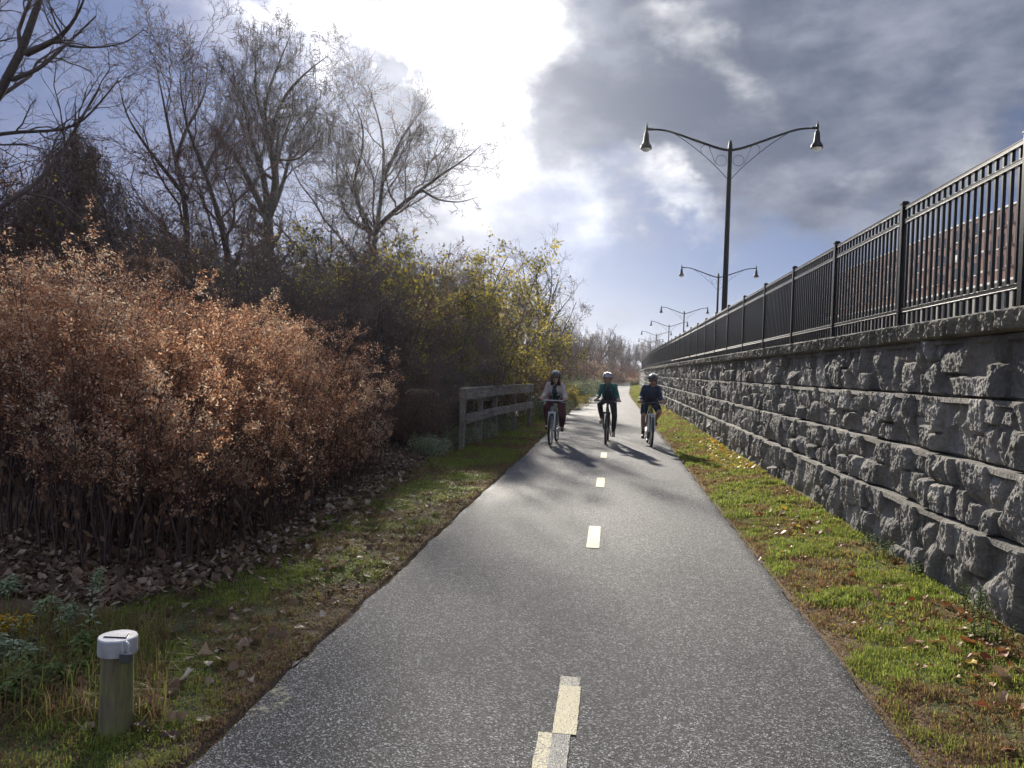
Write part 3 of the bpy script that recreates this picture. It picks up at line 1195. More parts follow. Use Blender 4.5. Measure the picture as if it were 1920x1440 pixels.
# tall catalpa in the middle
D = 24
make_tree('bare_tree', 'tallest bare tree with long hanging seed pods left of the bright cloud', 'tree', tuple(W(505, 520, D)[:2]) + (0,), [
    (list([np.array((W(505, 520, D)[0], D, -.1))]) + LP([(507, 560), (505, 470), (502, 400)], D), .26, .15),
    (LP([(502, 410), (482, 370), (465, 335), (445, 295), (425, 268), (395, 240), (375, 205)], D, D + 2), .13, .009),
    (LP([(503, 405), (498, 350), (487, 300), (468, 262), (466, 215), (440, 160), (412, 115)], D, D - 2), .12, .008),
    (LP([(504, 405), (522, 345), (514, 300), (500, 265), (492, 215), (505, 160), (525, 115), (545, 65)], D, D + 1), .15, .009),
    (LP([(508, 270), (522, 200), (545, 165), (580, 130), (615, 105)], D, D - 1), .09, .008),
    (LP([(494, 225), (478, 170), (480, 120), (478, 62)], D, D + 2), .07, .008),
    (LP([(507, 405), (522, 370), (535, 330), (548, 270), (575, 230), (605, 190)], D, D + 2), .09, .008),
    (LP([(515, 300), (560, 300), (590, 270), (612, 240)], D, D - 2), .05, .007)],
    101, big, group='bare trees behind the thicket', pods=900)
# tree left of it, two leaning stems
D = 20
make_tree('bare_tree', 'reddish bare tree with two leaning trunks left of the tallest bare tree', 'tree', tuple(W(350, 500, D)[:2]) + (0,), [
    (list([np.array((W(345, 500, D)[0], D, -.1))]) + LP([(345, 530), (350, 470), (357, 420), (348, 365), (332, 320), (318, 250), (305, 180), (290, 110)], D, D + 1), .16, .008),
    (list([np.array((W(440, 520, D)[0], D, -.1))]) + LP([(440, 530), (420, 440), (396, 350), (372, 290), (345, 235), (330, 200), (338, 130)], D, D - 1.5), .17, .008),
    (LP([(352, 375), (310, 320), (270, 270), (235, 215), (222, 150)], D, D - 2), .07, .007),
    (LP([(385, 320), (410, 270), (440, 225), (450, 180)], D, D + 2), .07, .007),
    (LP([(330, 300), (350, 240), (385, 180), (390, 120)], D, D + 1), .06, .007)],
    102, big, twig='twig_red', group='bare trees behind the thicket')
# tree by the bright cloud
D = 28
make_tree('bare_tree', 'bare tree with a long branch reaching right under the bright cloud', 'tree', tuple(W(695, 520, D)[:2]) + (0,), [
    (list([np.array((W(690, 520, D)[0], D, -.1))]) + LP([(693, 560), (700, 450), (714, 385), (722, 325), (724, 250), (702, 200), (690, 160)], D, D + 1), .2, .008),
    (LP([(697, 440), (672, 390), (660, 345), (683, 280), (680, 215), (660, 190)], D, D - 2), .10, .008),
    (LP([(705, 430), (745, 390), (790, 355), (835, 322), (875, 298), (905, 270)], D, D - 2), .11, .008),
    (LP([(722, 330), (748, 270), (775, 225), (800, 200)], D, D + 2), .08, .007),
    (LP([(700, 440), (650, 410), (632, 350), (630, 290), (645, 240)], D, D + 2), .07, .007),
    (LP([(790, 355), (820, 375), (860, 380), (895, 370)], D - 1, D - 2), .05, .006)],
    103, big, group='bare trees behind the thicket')
# near tree leaning in from the left
D = 11
nearlv = [dict(minlen=.4, K=11, tr=(.25, 1), ang=(25, 60), lr=.40, wig=.18, up=.05, rr=.55, n=8, rmin=.006),
          dict(minlen=.25, K=8, tr=(.15, 1), ang=(25, 60), lr=.5, wig=.22, up=.02, rr=.6, n=6, rmin=.0035),
          dict(minlen=.16, K=7, tr=(.15, 1), ang=(25, 60), lr=.5, wig=.25, up=0, rr=.6, n=5, rmin=.0025),
          dict(K=4, tr=(.15, 1), ang=(25, 60), lr=.5, wig=.25, up=0, rr=.7, n=4, rmin=.0022)]
make_tree('bare_tree', 'bare tree leaning in at the top left corner, nearest of the tall trees', 'tree', tuple(W(-260, 700, D)[:2]) + (0,), [
    ([W(-330, 1000, D), W(-270, 700, D)] + LP([(-150, 420), (-60, 260), (0, 180), (45, 108), (70, 45), (82, -5), (95, -90)], D), .17, .04),
    (LP([(50, 100), (85, 85), (120, 65), (148, 25), (168, -30)], D, D - .6), .055, .008),
    (LP([(112, 68), (118, 86), (180, 90), (235, 82), (270, 55)], D - .3, D - .8), .022, .006),
    (LP([(20, 150), (75, 130), (105, 100), (150, 60), (180, 30)], D, D + .8), .04, .012),
    (LP([(-60, 260), (40, 246), (100, 247), (148, 238), (190, 190), (222, 150)], D, D + .5), .035, .01),
    (LP([(-30, 215), (-40, 120), (-10, 40), (10, -40)], D, D + 1), .06, .008)],
    104, nearlv, group='bare trees behind the thicket')
# broken snag draped with dead vines
D = 15
r = np.random.default_rng(5)
snag = thing('dead_tree_snag', 'broken dead tree stump draped with hanging vines at the left', 'tree', tuple(W(150, 500, D)[:2]) + (0,))
g = G()
for pl, r0, r1 in ((LP([(150, 640), (150, 460), (143, 370), (140, 300), (145, 250), (140, 215), (141, 184)], D), .20, .006), (LP([(140, 300), (133, 262), (132, 240)], D), .05, .008),
                   (LP([(165, 480), (168, 370), (171, 300), (172, 276)], D + .4), .15, .10), (LP([(170, 310), (183, 300), (188, 288)], D + .4), .05, .03)):
    g.tube(resample(pl, 10), np.linspace(r0, r1, 10), 8)
g.build('trunk', 'bark', snag)
g = G()
n = 1500
u = r.random(n) ** .7
st = np.stack([W(143, 240, D) + (0, 0, 0)] * n) + np.stack([r.normal(size=n) * (.12 + .95 * u), r.normal(size=n) * (.15 + .7 * u), -2.6 * u], 1)
L_ = r.uniform(.4, 1.3, n)
pts = [st]
d = nrm(r.normal(size=(n, 3)) * .45 + np.array([0, 0, -1.0]))
for _ in range(4):
    pts.append(pts[-1] + d * L_[:, None] / 4)
    d = nrm(d + r.normal(size=(n, 3)) * .25)
P = np.stack(pts, 1)
V, F = tube_batch(P, np.full((n, 5), .007), 3)
g.add(V, F)
g.build('vines', 'twig', snag)
g = G()
pk = P[:, 2:].reshape(-1, 3)
pk = np.concatenate([pk] * 5) + r.normal(size=(len(pk) * 5, 3)) * .08
cards(g, pk, .05, r)
g.build('dead_leaves', 'brown_leaf', snag)

# slim bare tree near the bend
D = 36
make_tree('bare_tree', 'slender bare tree standing beyond the yellow leafed shrubs near the bend', 'tree', tuple(W(1012, 700, D)[:2]) + (0,), [
    (LP([(1014, 715), (1014, 640), (1012, 580), (1004, 525), (1008, 475)], D), .14, .008),
    (LP([(1016, 645), (1035, 605), (1055, 575), (1078, 548)], D, D - 1), .06, .007),
    (LP([(1012, 600), (990, 560), (982, 510), (975, 470)], D, D + 1), .06, .007),
    (LP([(1014, 620), (1030, 570), (1036, 520), (1030, 480)], D, D + 1), .06, .007)],
    105, [dict(K=9, tr=(.2, 1), ang=(25, 60), lr=.45, wig=.2, up=.1, rr=.6, n=6, rmin=.008),
          dict(K=7, tr=(.15, 1), ang=(25, 60), lr=.5, wig=.24, up=.05, rr=.6, n=5, rmin=.006),
          dict(K=6, tr=(.15, 1), ang=(25, 60), lr=.5, wig=.24, up=.03, rr=.65, n=4, rmin=.005)], group='bare trees behind the thicket')


# --- protos for shrubs and background trees (built at the origin, then placed and copied)
def shrub_proto(name, seed, H, spread, nst, twig, leaves=None, K=(12, 10, 8), droop=.03, rm=.0035, thick=1.0):
    r = np.random.default_rng(seed)
    t = thing(name, 'x', 'shrub')
    n = 9
    st = np.stack([r.normal(size=nst) * spread * .28, r.normal(size=nst) * spread * .28, np.full(nst, -.05)], 1)
    d = nrm(np.stack([r.normal(size=nst) * .32, r.normal(size=nst) * .32, np.ones(nst)], 1) + st * [.25, .25, 0])
    L_ = H * r.uniform(.55, 1.1, nst)
    pts = [st]
    for _ in range(n - 1):
        pts.append(pts[-1] + d * L_[:, None] / (n - 1))
        d = nrm(d + r.normal(size=(nst, 3)) * .13)
    P = np.stack(pts, 1)
    Rd = (r.uniform(.012, .03, nst) * H / 3.5 * thick)[:, None] * np.linspace(1, .3, n)[None]
    g = G()
    V, F = tube_batch(P, Rd, 5)
    g.add(V, F, smooth=True)
    g.build('stems', 'bark', t, local=True)
    g = G()
    for k, K_ in enumerate(K):
        P, Rd = grow(P, Rd, K_, r, tr=(.15, 1), ang=(25, 75), lr=(.34, .5, .55)[k], wig=.25, up=droop, rr=.55, n=(6, 5, 4)[k], rmin=rm, minlen=.1)
        V, F = tube_batch(P, Rd, 3)
        g.add(V, F)
    g.build('branches', twig, t, local=True)
    if leaves:
        m_, cnt, size = leaves
        g = G()
        pk = P[r.integers(0, len(P), cnt), r.integers(1, P.shape[1], cnt)]
        cards(g, pk + r.normal(size=pk.shape) * size, r.uniform(.6, 1.4, len(pk)) * size, r,
              rnd=np.clip(r.random(len(pk)) * .7 + (fbm(pk[:, 0] * 1.3 + 5, pk[:, 2] * 1.3, 2, seed) - .5) * 1.6 + .15, 0, 1), aspect=.65)
        g.build('leaves', m_, t, local=True)
    return t


used = set()


def place(proto, x, Y, sc, rz, label, cat_, group, zs=1.0):
    o = proto if proto.name not in used else copy_tree(proto)
    used.add(proto.name)
    o.location = (x, Y, float(gz(x, Y)) - .03)
    o.rotation_euler = (0, 0, rz)
    o.scale = (sc, sc, sc * zs)
    props(o, label, cat_, group)
    return o


def at(px, Y):
    """Ground x for a photo column at distance Y."""
    return (W(px, 700, Y))[0]


brush = [shrub_proto('bare_shrub', 301, 3.6, 1.6, 34, 'twig', ('brown_leaf', 5000, .05)), shrub_proto('bare_shrub', 302, 3.4, 1.9, 34, 'twig_red', ('brown_leaf', 9000, .05)),
         shrub_proto('bare_shrub', 303, 3.6, 1.7, 30, 'twig', ('yg_leaf', 2500, .05))]
leafs = [shrub_proto('leafy_shrub', 311, 4.6, 1.9, 16, 'twig', ('yg_leaf', 15000, .075), K=(9, 7, 4)), shrub_proto('leafy_shrub', 312, 4.4, 2.0, 16, 'twig', ('yg_leaf', 10000, .07), K=(9, 7, 4)),
         shrub_proto('leafy_shrub', 313, 4.4, 2.0, 16, 'twig_red', ('yg_leaf', 5000, .07), K=(9, 7, 4))]

q = random.Random(3)
lst = [  # px, Y, scale, proto, label
    (-60, 13.5, 1.4, 1, 'dark brush with rusty dead leaves at the left edge under the leaning tree'),
    (70, 14.5, 1.45, 1, 'dark vine choked brush left of the broken snag'),
    (-110, 17, 1.5, 0, 'tall bare brush at the far left edge behind the rusty dark brush'),
    (200, 14.5, 1.3, 2, 'dark brush with a few yellow leaves right of the broken snag'),
    (30, 19, 1.55, 0, 'tall bare brush behind the broken snag at the left'),
    (300, 16.5, 1.12, 0, 'low bare brush behind the left half of the rust brown thicket'),
    (250, 20, 1.45, 1, 'rusty twiggy shrub below the two trunked tree'),
    (390, 16.5, 1.0, 0, 'low bare brush below the gap of sky between the trees'),
    (480, 17, 1.12, 2, 'grey brush below the tallest bare tree'),
    (560, 16, 1.05, 0, 'low grey bare brush behind the middle of the rust brown thicket'),
    (640, 17.5, 1.2, 1, 'reddish bare brush left of the yellow leafed shrubs'),
    (560, 22, 1.5, 2, 'olive brush under the tallest bare tree'),
    (440, 24, 1.5, 1, 'rusty brush at the foot of the leaning trunks'),
    (690, 16, 1.0, 0, 'low bare brush behind the right end of the rust brown thicket'),
    (770, 14.5, .50, 1, 'knee high brown brush between the thicket and the wooden rail fence'),
    (830, 17.5, .55, 0, 'low brown brush just behind the near end of the wooden rail fence'),
    (905, 20.5, .55, 1, 'brown brush behind the middle of the wooden rail fence'),
    (700, 24, 1.7, 0, 'bare brush at the foot of the tree with the long right branch'),
    (960, 27, .8, 1, 'brown brush beyond the far end of the wooden rail fence'),
    (340, 27, 1.55, 1, 'far brush seen low between the two leaning trunks'),
    (620, 28, 1.9, 0, 'far bare brush between the tallest tree and the tree with the long branch'),
    (150, 26, 1.8, 0, 'tall far brush behind the snag'),
    (350, 21, 1.35, 0, 'dense grey brush low between the leaning trunks'),
    (500, 20.5, 1.3, 1, 'rusty dense brush at the foot of the tallest bare tree'),
    (600, 20, 1.25, 2, 'grey green brush right of the tallest bare tree'),
    (720, 20, 1.15, 0, 'bare grey brush in front of the olive shrubs'),
    (790, 24.5, 1.4, 2, 'tall grey green brush behind the olive shrubs'),
    (860, 26.5, 1.3, 0, 'tall bare brush behind the yellow green shrub'),
    (-20, 22, 2.0, 1, 'tallest rusty brush deep at the left picture edge'),
    (120, 19.5, 1.7, 2, 'tall grey green brush right behind the snag'),
    (240, 25, 1.8, 0, 'tall far brush left of the leaning trunks'),
]
for px, Y, sc_, k, lb in lst:
    place(brush[k], at(px, Y), Y, sc_, q.uniform(0, 6.3), lb, 'brush', 'bare brush behind the thicket')
lst = [
    (545, 21, 1.12, 1, 'small tree with sparse olive leaves under the tallest bare tree'),
    (650, 20, 1.08, 2, 'thinly leafed olive shrub left of the yellow green shrubs'),
    (735, 20.5, 1.12, 2, 'olive leafed shrub with bare twigs left of the yellow green shrubs'),
    (805, 21.5, 1.3, 1, 'large olive and yellow leafed shrub, left of the brightest one'),
    (860, 22.5, 1.08, 0, 'largest yellow green leafed shrub beside the path'),
    (885, 26, .95, 0, 'bright yellow leafed shrub above the far end of the wooden rail fence'),
    (780, 18, .62, 1, 'low olive shrub in front of the large olive and yellow one'),
    (865, 19.5, .62, 2, 'low olive shrub behind the wooden rail fence'),
    (940, 33, .9, 2, 'olive shrub at the foot of the slender bare tree'),
    (885, 31, 1.2, 2, 'tall dim olive shrub behind the brightest yellow one'),
]
for px, Y, sc_, k, lb in lst:
    place(leafs[k], at(px, Y), Y, sc_, q.uniform(0, 6.3), lb, 'leafy shrub', 'leafy shrubs left of the path')

# low bushes, small colourful trees beyond the riders
low = shrub_proto('low_bush', 321, 1.15, 1.3, 40, 'twig', ('silver_leaf', 7000, .05), K=(6, 4, 3))
low2 = shrub_proto('low_bush', 322, 1.25, 1.2, 34, 'twig', ('yg_leaf', 7000, .05), K=(6, 4, 3))
for px, Y, sc_, pr, lb in [
        (1072, 34, .8, low2, 'low yellow green bush behind the rider in the pale jacket'),
        (1020, 26, .8, low, 'low dull green bush just beyond the far end of the wooden rail fence'),
        (1085, 42, 1.2, low, 'low silvery bush beside the path right of the yellow green bush'),
        (1094, 55, 1.3, low, 'farther low silvery bush left of the middle rider'),
        (1045, 38, .9, low2, 'low yellow green bush left of the path near the slender tree'),
        (1100, 70, 1.5, low2, 'small far bush at the left edge of the path'),
        (858, 16.2, .42, low, 'knee high scrub behind the near post of the wooden rail fence'),
        (893, 17.6, .45, low, 'low scrub behind the middle of the wooden rail fence'),
        (925, 19.4, .5, low, 'low scrub behind the far half of the wooden rail fence'),
        (800, 13.6, .38, low, 'low grey scrub between thicket and wooden rail fence'),
        (1190, 106, 1.0, low, 'small scrubby bush at the foot of the far wall')]:
    x = at(px, Y)
    place(pr, x, Y, sc_, q.uniform(0, 6.3), lb, 'bush', 'low bushes along the far path')
oj = shrub_proto('small_tree', 331, 4.4, 1.5, 12, 'twig_red', ('orange_leaf', 6500, .12), K=(8, 6, 4), rm=.008)
place(oj, at(1103, 66), 66, .60, .3, 'small tree with pale orange autumn leaves left of the middle rider', 'small tree', None)
rd = shrub_proto('small_tree', 332, 3.6, 1.6, 10, 'twig_red', ('red_leaf', 900, .13), K=(8, 5, 4), rm=.008)
place(rd, at(1180, 118), 118, .72, .3, 'small red leafed tree at the far bend beside the wall end', 'small tree', None)
mound = shrub_proto('dry_bush', 333, 2.2, 4.2, 46, 'twig_red', ('orange_leaf', 9000, .12), K=(6, 4, 3), rm=.006)
place(mound, at(1150, 105), 105, 1.15, 1, 'rounded tan dry bush at the inside of the far bend', 'bush', None, .85)

# treeline at the bend
ft = []
for s_ in (401, 402, 403):
    rr_ = np.random.default_rng(s_)
    lim = [([(0, 0, -.1), (.1, 0, 1.6), (0, .1, 3.4), (.2, 0, 5.2), (.1, .2, 6.6)], .14, .03)]
    for k in range(5):
        a_ = rr_.uniform(0, 6.28)
        z_ = rr_.uniform(1.0, 3.2)
        l_ = rr_.uniform(1.2, 2.2)
        lim.append(([(0, 0, z_), (.4 * l_ * math.cos(a_), .4 * l_ * math.sin(a_), z_ + .9), (.9 * l_ * math.cos(a_), .9 * l_ * math.sin(a_), z_ + 2.4), (l_ * math.cos(a_), l_ * math.sin(a_), z_ + 3.2)], .08, .02))
    ft.append(make_tree('far_tree', 'x', 'tree', (0, 0, 0), lim, s_, [
        dict(K=10, tr=(.1, 1), ang=(25, 65), lr=.4, wig=.2, up=.1, rr=.6, n=5, rmin=.012),
        dict(K=8, tr=(.1, 1), ang=(25, 65), lr=.5, wig=.22, up=.05, rr=.6, n=4, rmin=.009),
        dict(K=6, tr=(.1, 1), ang=(25, 65), lr=.5, wig=.22, up=.03, rr=.7, n=3, rmin=.008)], leaves=('brown_leaf', 2500, .08) if s_ == 402 else None))
fl = [(1030, 52, .8), (1045, 60, .75), (1062, 70, .8), (1040, 80, 1.1), (1075, 88, .9), (1092, 100, 1.0), (1065, 112, 1.2), (1105, 118, 1.1), (1125, 128, 1.35), (1088, 132, 1.3),
      (1140, 140, 1.3), (1152, 155, 1.45), (1165, 168, 1.3), (1122, 165, 1.2), (1178, 182, 1.25), (1190, 200, 1.4), (1203, 215, 1.5), (1145, 190, 1.4), (1168, 210, 1.5), (1216, 250, 1.8), (1232, 260, 2.2), (1250, 280, 2.0),
      (940, 44, .95), (985, 50, .95), (900, 48, 1.15), (840, 44, 1.1), (780, 46, 1.1), (700, 44, 1.15), (610, 42, 1.1), (500, 40, 1.05), (400, 40, 1.0), (290, 38, 1.1), (180, 36, 1.25), (60, 34, 1.4), (-60, 32, 1.5)]
for k, (px, Y, sc_) in enumerate(fl):
    o = place(ft[k % 3], at(px, Y), Y, sc_, q.uniform(0, 6.3), None, 'tree', None)
    if k == 8:
        lb = 'tallest bare tree rising above the far treeline left of the middle rider'
    elif k < 22:
        lb = 'small bare tree in the far treeline where the path bends away'
    else:
        lb = 'thin bare tree deep behind the brush and shrubs on the left'
    o['label'] = lb
    o['group'] = 'far bare trees at the bend' if k < 22 else 'thin bare trees deep behind the brush'

# dense far undergrowth along the bend and behind the left brush, too many plants to count
r = np.random.default_rng(77)
g = G()
gl = G()
segs = [(np.array((at(1195, 215), 215)), np.array((at(1110, 95), 95)), 4.2, 900), (np.array((at(1110, 95), 95)), np.array((at(1010, 45), 45)), 2.8, 800), (np.array((at(1010, 45), 45)), np.array((at(-100, 30), 30)), 4.2, 1900),
        (np.array((at(1260, 240), 240)), np.array((at(1190, 225), 225)), 4.0, 400)]
for a_, b_, H, n in segs:
    u = r.random(n)
    base_ = a_ + (b_ - a_) * u[:, None] + r.normal(size=(n, 2)) * [1.2, 2.0]
    st = np.column_stack([base_, np.zeros(n)])
    d = nrm(np.column_stack([r.normal(size=(n, 2)) * .3, np.ones(n)]))
    L_ = H * r.uniform(.35, 1.0, n) * (.6 + .8 * fbm(u * 14, u * 0, 3, 4))
    pts = [st]
    for _ in range(5):
        pts.append(pts[-1] + d * L_[:, None] / 5)
        d = nrm(d + r.normal(size=(n, 3)) * .2)
    P = np.stack(pts, 1)
    Rd = np.full((n, 6), .008) * np.linspace(1, .4, 6)
    V, F = tube_batch(P, Rd, 3)
    g.add(V, F)
    P2, R2 = grow(P, Rd, 7, r, lr=.35, rmin=.01, n=4)
    V, F = tube_batch(P2, R2, 3)
    g.add(V, F)
    P3, R3 = grow(P2, R2, 5, r, lr=.5, rmin=.008, n=3)
    V, F = tube_batch(P3, R3, 3)
    g.add(V, F)
    pk = P3[:, 1:].reshape(-1, 3)
    pk = pk[r.random(len(pk)) < .35]
    cards(gl, pk, .11, r, aspect=.6)
und = g.build('undergrowth', 'twig', None)
props(und, 'tangled grey brown undergrowth below the far trees', 'undergrowth', kind='stuff')
props(gl.build('undergrowth_leaves', 'brown_leaf', None), 'dull brown leaves among the far undergrowth', 'leaves', kind='stuff')

# ------------------------------------------------------------------ rust brown knotweed thicket
r = np.random.default_rng(11)


def thicket(name, label, sel, seed, nst, low_=0.0):
    r = np.random.default_rng(seed)
    t = thing(name, label, 'thicket', (sel[0], sel[1], 0), group='rust brown thicket of dead stems left of the path')
    x0, x1, y0, y1 = sel[2:]
    X = r.uniform(x0, x1, nst * 3)
    Y = r.uniform(y0, y1, nst * 3)
    front = -2.95 - .075 * (Y - 6)                    # line the stems stand behind
    nearl = 5.55 + .25 * np.sin(X * 2.1) + .12 * np.clip(-X - 4, 0, 3)
    ok = (X < front - .25 * fbm(Y * 1.5, Y * 0, 2, 3)) & (Y > nearl)
    X, Y = X[ok][:nst], Y[ok][:nst]
    n = len(X)
    H = np.minimum(2.55, 1.62 + .36 * (-3.1 - X)) * (.74 + .52 * fbm(X * .9 + 7, Y * .9, 3, 31))
    H = H * np.clip(.62 + .5 * (front[ok][:nst] - X) / .9, .62, 1) * r.uniform(.76, 1.04, n) * np.where(r.random(n) < .07, 1.16, 1)
    st = np.stack([X, Y, np.zeros(n) - .02], 1)
    lean = np.stack([np.clip((X - x0) / 5, 0, 1) * .12 + r.normal(size=n) * .13, r.normal(size=n) * .13 - .05, np.ones(n)], 1)
    d = nrm(lean)
    k = 9
    pts = [st]
    for j in range(k - 1):
        pts.append(pts[-1] + d * H[:, None] / (k - 1) * 1.03)
        d = nrm(d + r.normal(size=(n, 3)) * .10 + np.array([.02, -.02, -.02]))
    P = np.stack(pts, 1)
    Rd = r.uniform(.006, .012, n)[:, None] * np.linspace(1, .25, k)[None]
    g = G()
    V, F = tube_batch(P, Rd, 5)
    g.add(V, F, smooth=True)
    P1, R1 = grow(P, Rd, 9, r, tr=(.38 - .25 * (low_ > 0), 1), ang=(30, 75), lr=.24, wig=.25, up=.05, rr=.5, n=5, rmin=.0022)
    V, F = tube_batch(P1, R1, 3)
    g.add(V, F)
    g.build('stems', 'stem_dark', t)
    P2, R2 = grow(P1, R1, 4, r, tr=(.2, 1), ang=(30, 80), lr=.5, wig=.3, up=.08, rr=.6, n=4, rmin=.0014, minlen=.07)
    g = G()
    V, F = tube_batch(P2, R2, 3)
    g.add(V, F, 0, rnd=r.uniform(0, .5, len(F)))
    # feathery seed heads: small flakes along the fine twigs
    pk = np.concatenate([P2[:, j] for j in (1, 2, 3)] + [(P2[:, j] + P2[:, j + 1]) / 2 for j in (0, 1, 2)] + [P1[:, j] for j in (2, 3, 4)])
    pk = np.repeat(pk, 4, 0)
    zrel = pk[:, 2] / 2.2
    keep = r.random(len(pk)) < np.clip(.25 + 1.3 * (zrel - .18) + low_, .14, 1)
    keep &= fbm(pk[:, 0] * 3.1 + 9, pk[:, 1] * 3.1 + pk[:, 2] * 4.3, 3, 62) > r.uniform(.30, .50, len(pk))
    pk = pk[keep] + r.normal(size=(keep.sum(), 3)) * .022
    patch = fbm(pk[:, 0] * 2.2, pk[:, 1] * 2.2 + pk[:, 2] * 2.2, 3, 61)
    rv = np.clip(r.random(len(pk)) ** 1.6 * .75 + (patch - .5) * 1.0 + .16 + (r.random(len(pk)) < .025) * .5, 0, 1)
    cards(g, pk, r.uniform(.012, .038, len(pk)), r, rnd=rv, aspect=.42)
    g.build('seed_heads', 'knot_leaf', t)
    # big limp dead leaves hanging lower down
    g = G()
    m_ = int(n * 5.5)
    i_ = r.integers(0, n, m_)
    pk = P[i_, r.integers(1, 7, m_)] + r.normal(size=(m_, 3)) * [.09, .09, .05]
    cards(g, pk, r.uniform(.05, .12, m_), r, up=(0, 0, -1.2), aspect=.55, rnd=r.random(m_) * (pk[:, 2] < 3))
    g.build('hanging_leaves', 'brown_leaf', t)
    return t


thicket('rust_brown_thicket', 'left and tallest part of the rust brown dead thicket, reaching the picture edge', (-7, 7.5, -9.2, -5.2, 5.2, 10.5), 201, 420)
thicket('rust_brown_thicket', 'middle part of the rust brown dead thicket behind the goldenrod and the short bollard', (-4.3, 7.0, -5.2, -2.7, 5.2, 8.3), 202, 430)
thicket('rust_brown_thicket', 'right and lower part of the rust brown dead thicket, ending before the wooden rail fence', (-4.2, 10, -5.4, -2.7, 8.3, 12.0), 203, 420, .35)

# ------------------------------------------------------------------ grass, litter
def blades(g, X, Y, H, r, rnd, lean=.5, wd=.0035):
    n = len(X)
    Z = gz(X, Y)
    st = np.stack([X, Y, Z - .005], 1)
    a = r.uniform(0, 2 * math.pi, n)
    dv = np.stack([np.cos(a), np.sin(a), np.zeros(n)], 1)
    s_ = np.stack([-np.sin(a + r.normal(size=n) * .5), np.cos(a), np.zeros(n)], 1)
    l_ = r.random(n)[:, None] * lean
    w_ = (wd * r.uniform(.7, 1.4, n))[:, None]
    H = H[:, None]
    m1 = st + dv * H * l_ * .35 + np.array([0, 0, 1.0]) * H * .6
    m2 = st + dv * H * l_ * 1.1 + np.array([0, 0, 1.0]) * H * (1 - .45 * l_)
    V = np.stack([st - s_ * w_, st + s_ * w_, m1 + s_ * w_ * .8, m1 - s_ * w_ * .8, m2], 1).reshape(-1, 3)
    i = np.arange(n)[:, None] * 5
    g.add(V, i + np.array([0, 1, 2, 3]), rnd=rnd)
    # the tip triangles reuse the same vertices
    F = i + np.array([3, 2, 4])
    g.f.append(F + (g.nv - len(V)))
    g.mi.append(np.zeros(len(F)))
    g.rnd.append(rnd)
    g.sm.append(np.zeros(len(F), bool))


r = np.random.default_rng(13)


def verge(side, y0, y1, dens, hs, wd):
    if side > 0:
        area = 1.22 * (y1 - y0)
        n = int(area * dens)
        Y = r.uniform(y0, y1, n)
        u = r.random(n)
        X = edge_r(Y) - .02 + u * (WX + shift(Y) + .03 - edge_r(Y))
        de = X - edge_r(Y)
        dry = fbm(X * 2.2, Y * 2.2, 4, 71) + .22 * np.exp(-de / .12) + .10 * np.clip((u - .75) * 4, 0, 1)
        thr = .50
    else:
        wdt = 1.5
        n = int(wdt * (y1 - y0) * dens)
        Y = r.uniform(y0, y1, n)
        u = r.random(n) ** 1.25
        X = edge_l(Y) + .02 - u * wdt
        de = edge_l(Y) - X
        dry = fbm(X * 1.6, Y * 1.6, 4, 72) + .30 * np.exp(-de / .30) + .16 * np.clip((u - .6) * 2.5, 0, 1)
        thr = .52
    isdry = r.random(n) < np.clip((dry - thr) * 4.5 + .38, .12, .95)
    green = r.uniform(.5, 1, n)
    g1 = fbm(X * 5, Y * 5, 2, 74)
    rnd = np.where(isdry, r.uniform(0, .44, n), np.clip(green * .7 + g1 * .4 - .02, .5, 1))
    tuft = fbm(X * 7, Y * 7, 2, 73)
    H = hs * (.35 + 1.3 * tuft ** 1.5) * r.uniform(.6, 1.3, n) * np.where(isdry, .75, 1.0) * np.clip(.35 + de / .12, .35, 1)
    keep = r.random(n) < np.clip(.45 + tuft * 1.2, 0, 1)
    return X[keep], Y[keep], H[keep], rnd[keep], wd


for side, nm, lb in ((1, 'right_grass', 'sunlit green and straw coloured grass strip between path and wall'), (-1, 'left_grass', 'shaded short grass along the left edge of the path')):
    g = G()
    for y0, y1, dens, hs, wd in ((2.4, 5, 11500, .048, .0024), (5, 9, 7000, .054, .0034), (9, 16, 3000, .062, .006), (16, 30, 1000, .07, .011), (30, 70, 260, .09, .022), (70, 150, 60, .12, .05)):
        X, Y, H, rv, w_ = verge(side, y0, y1, dens * (1 if side > 0 else .8), hs, wd)
        blades(g, X, Y, H, r, rv, lean=1.3, wd=w_)
    props(g.build('grass', 'grass'), lb, 'grass', kind='stuff')


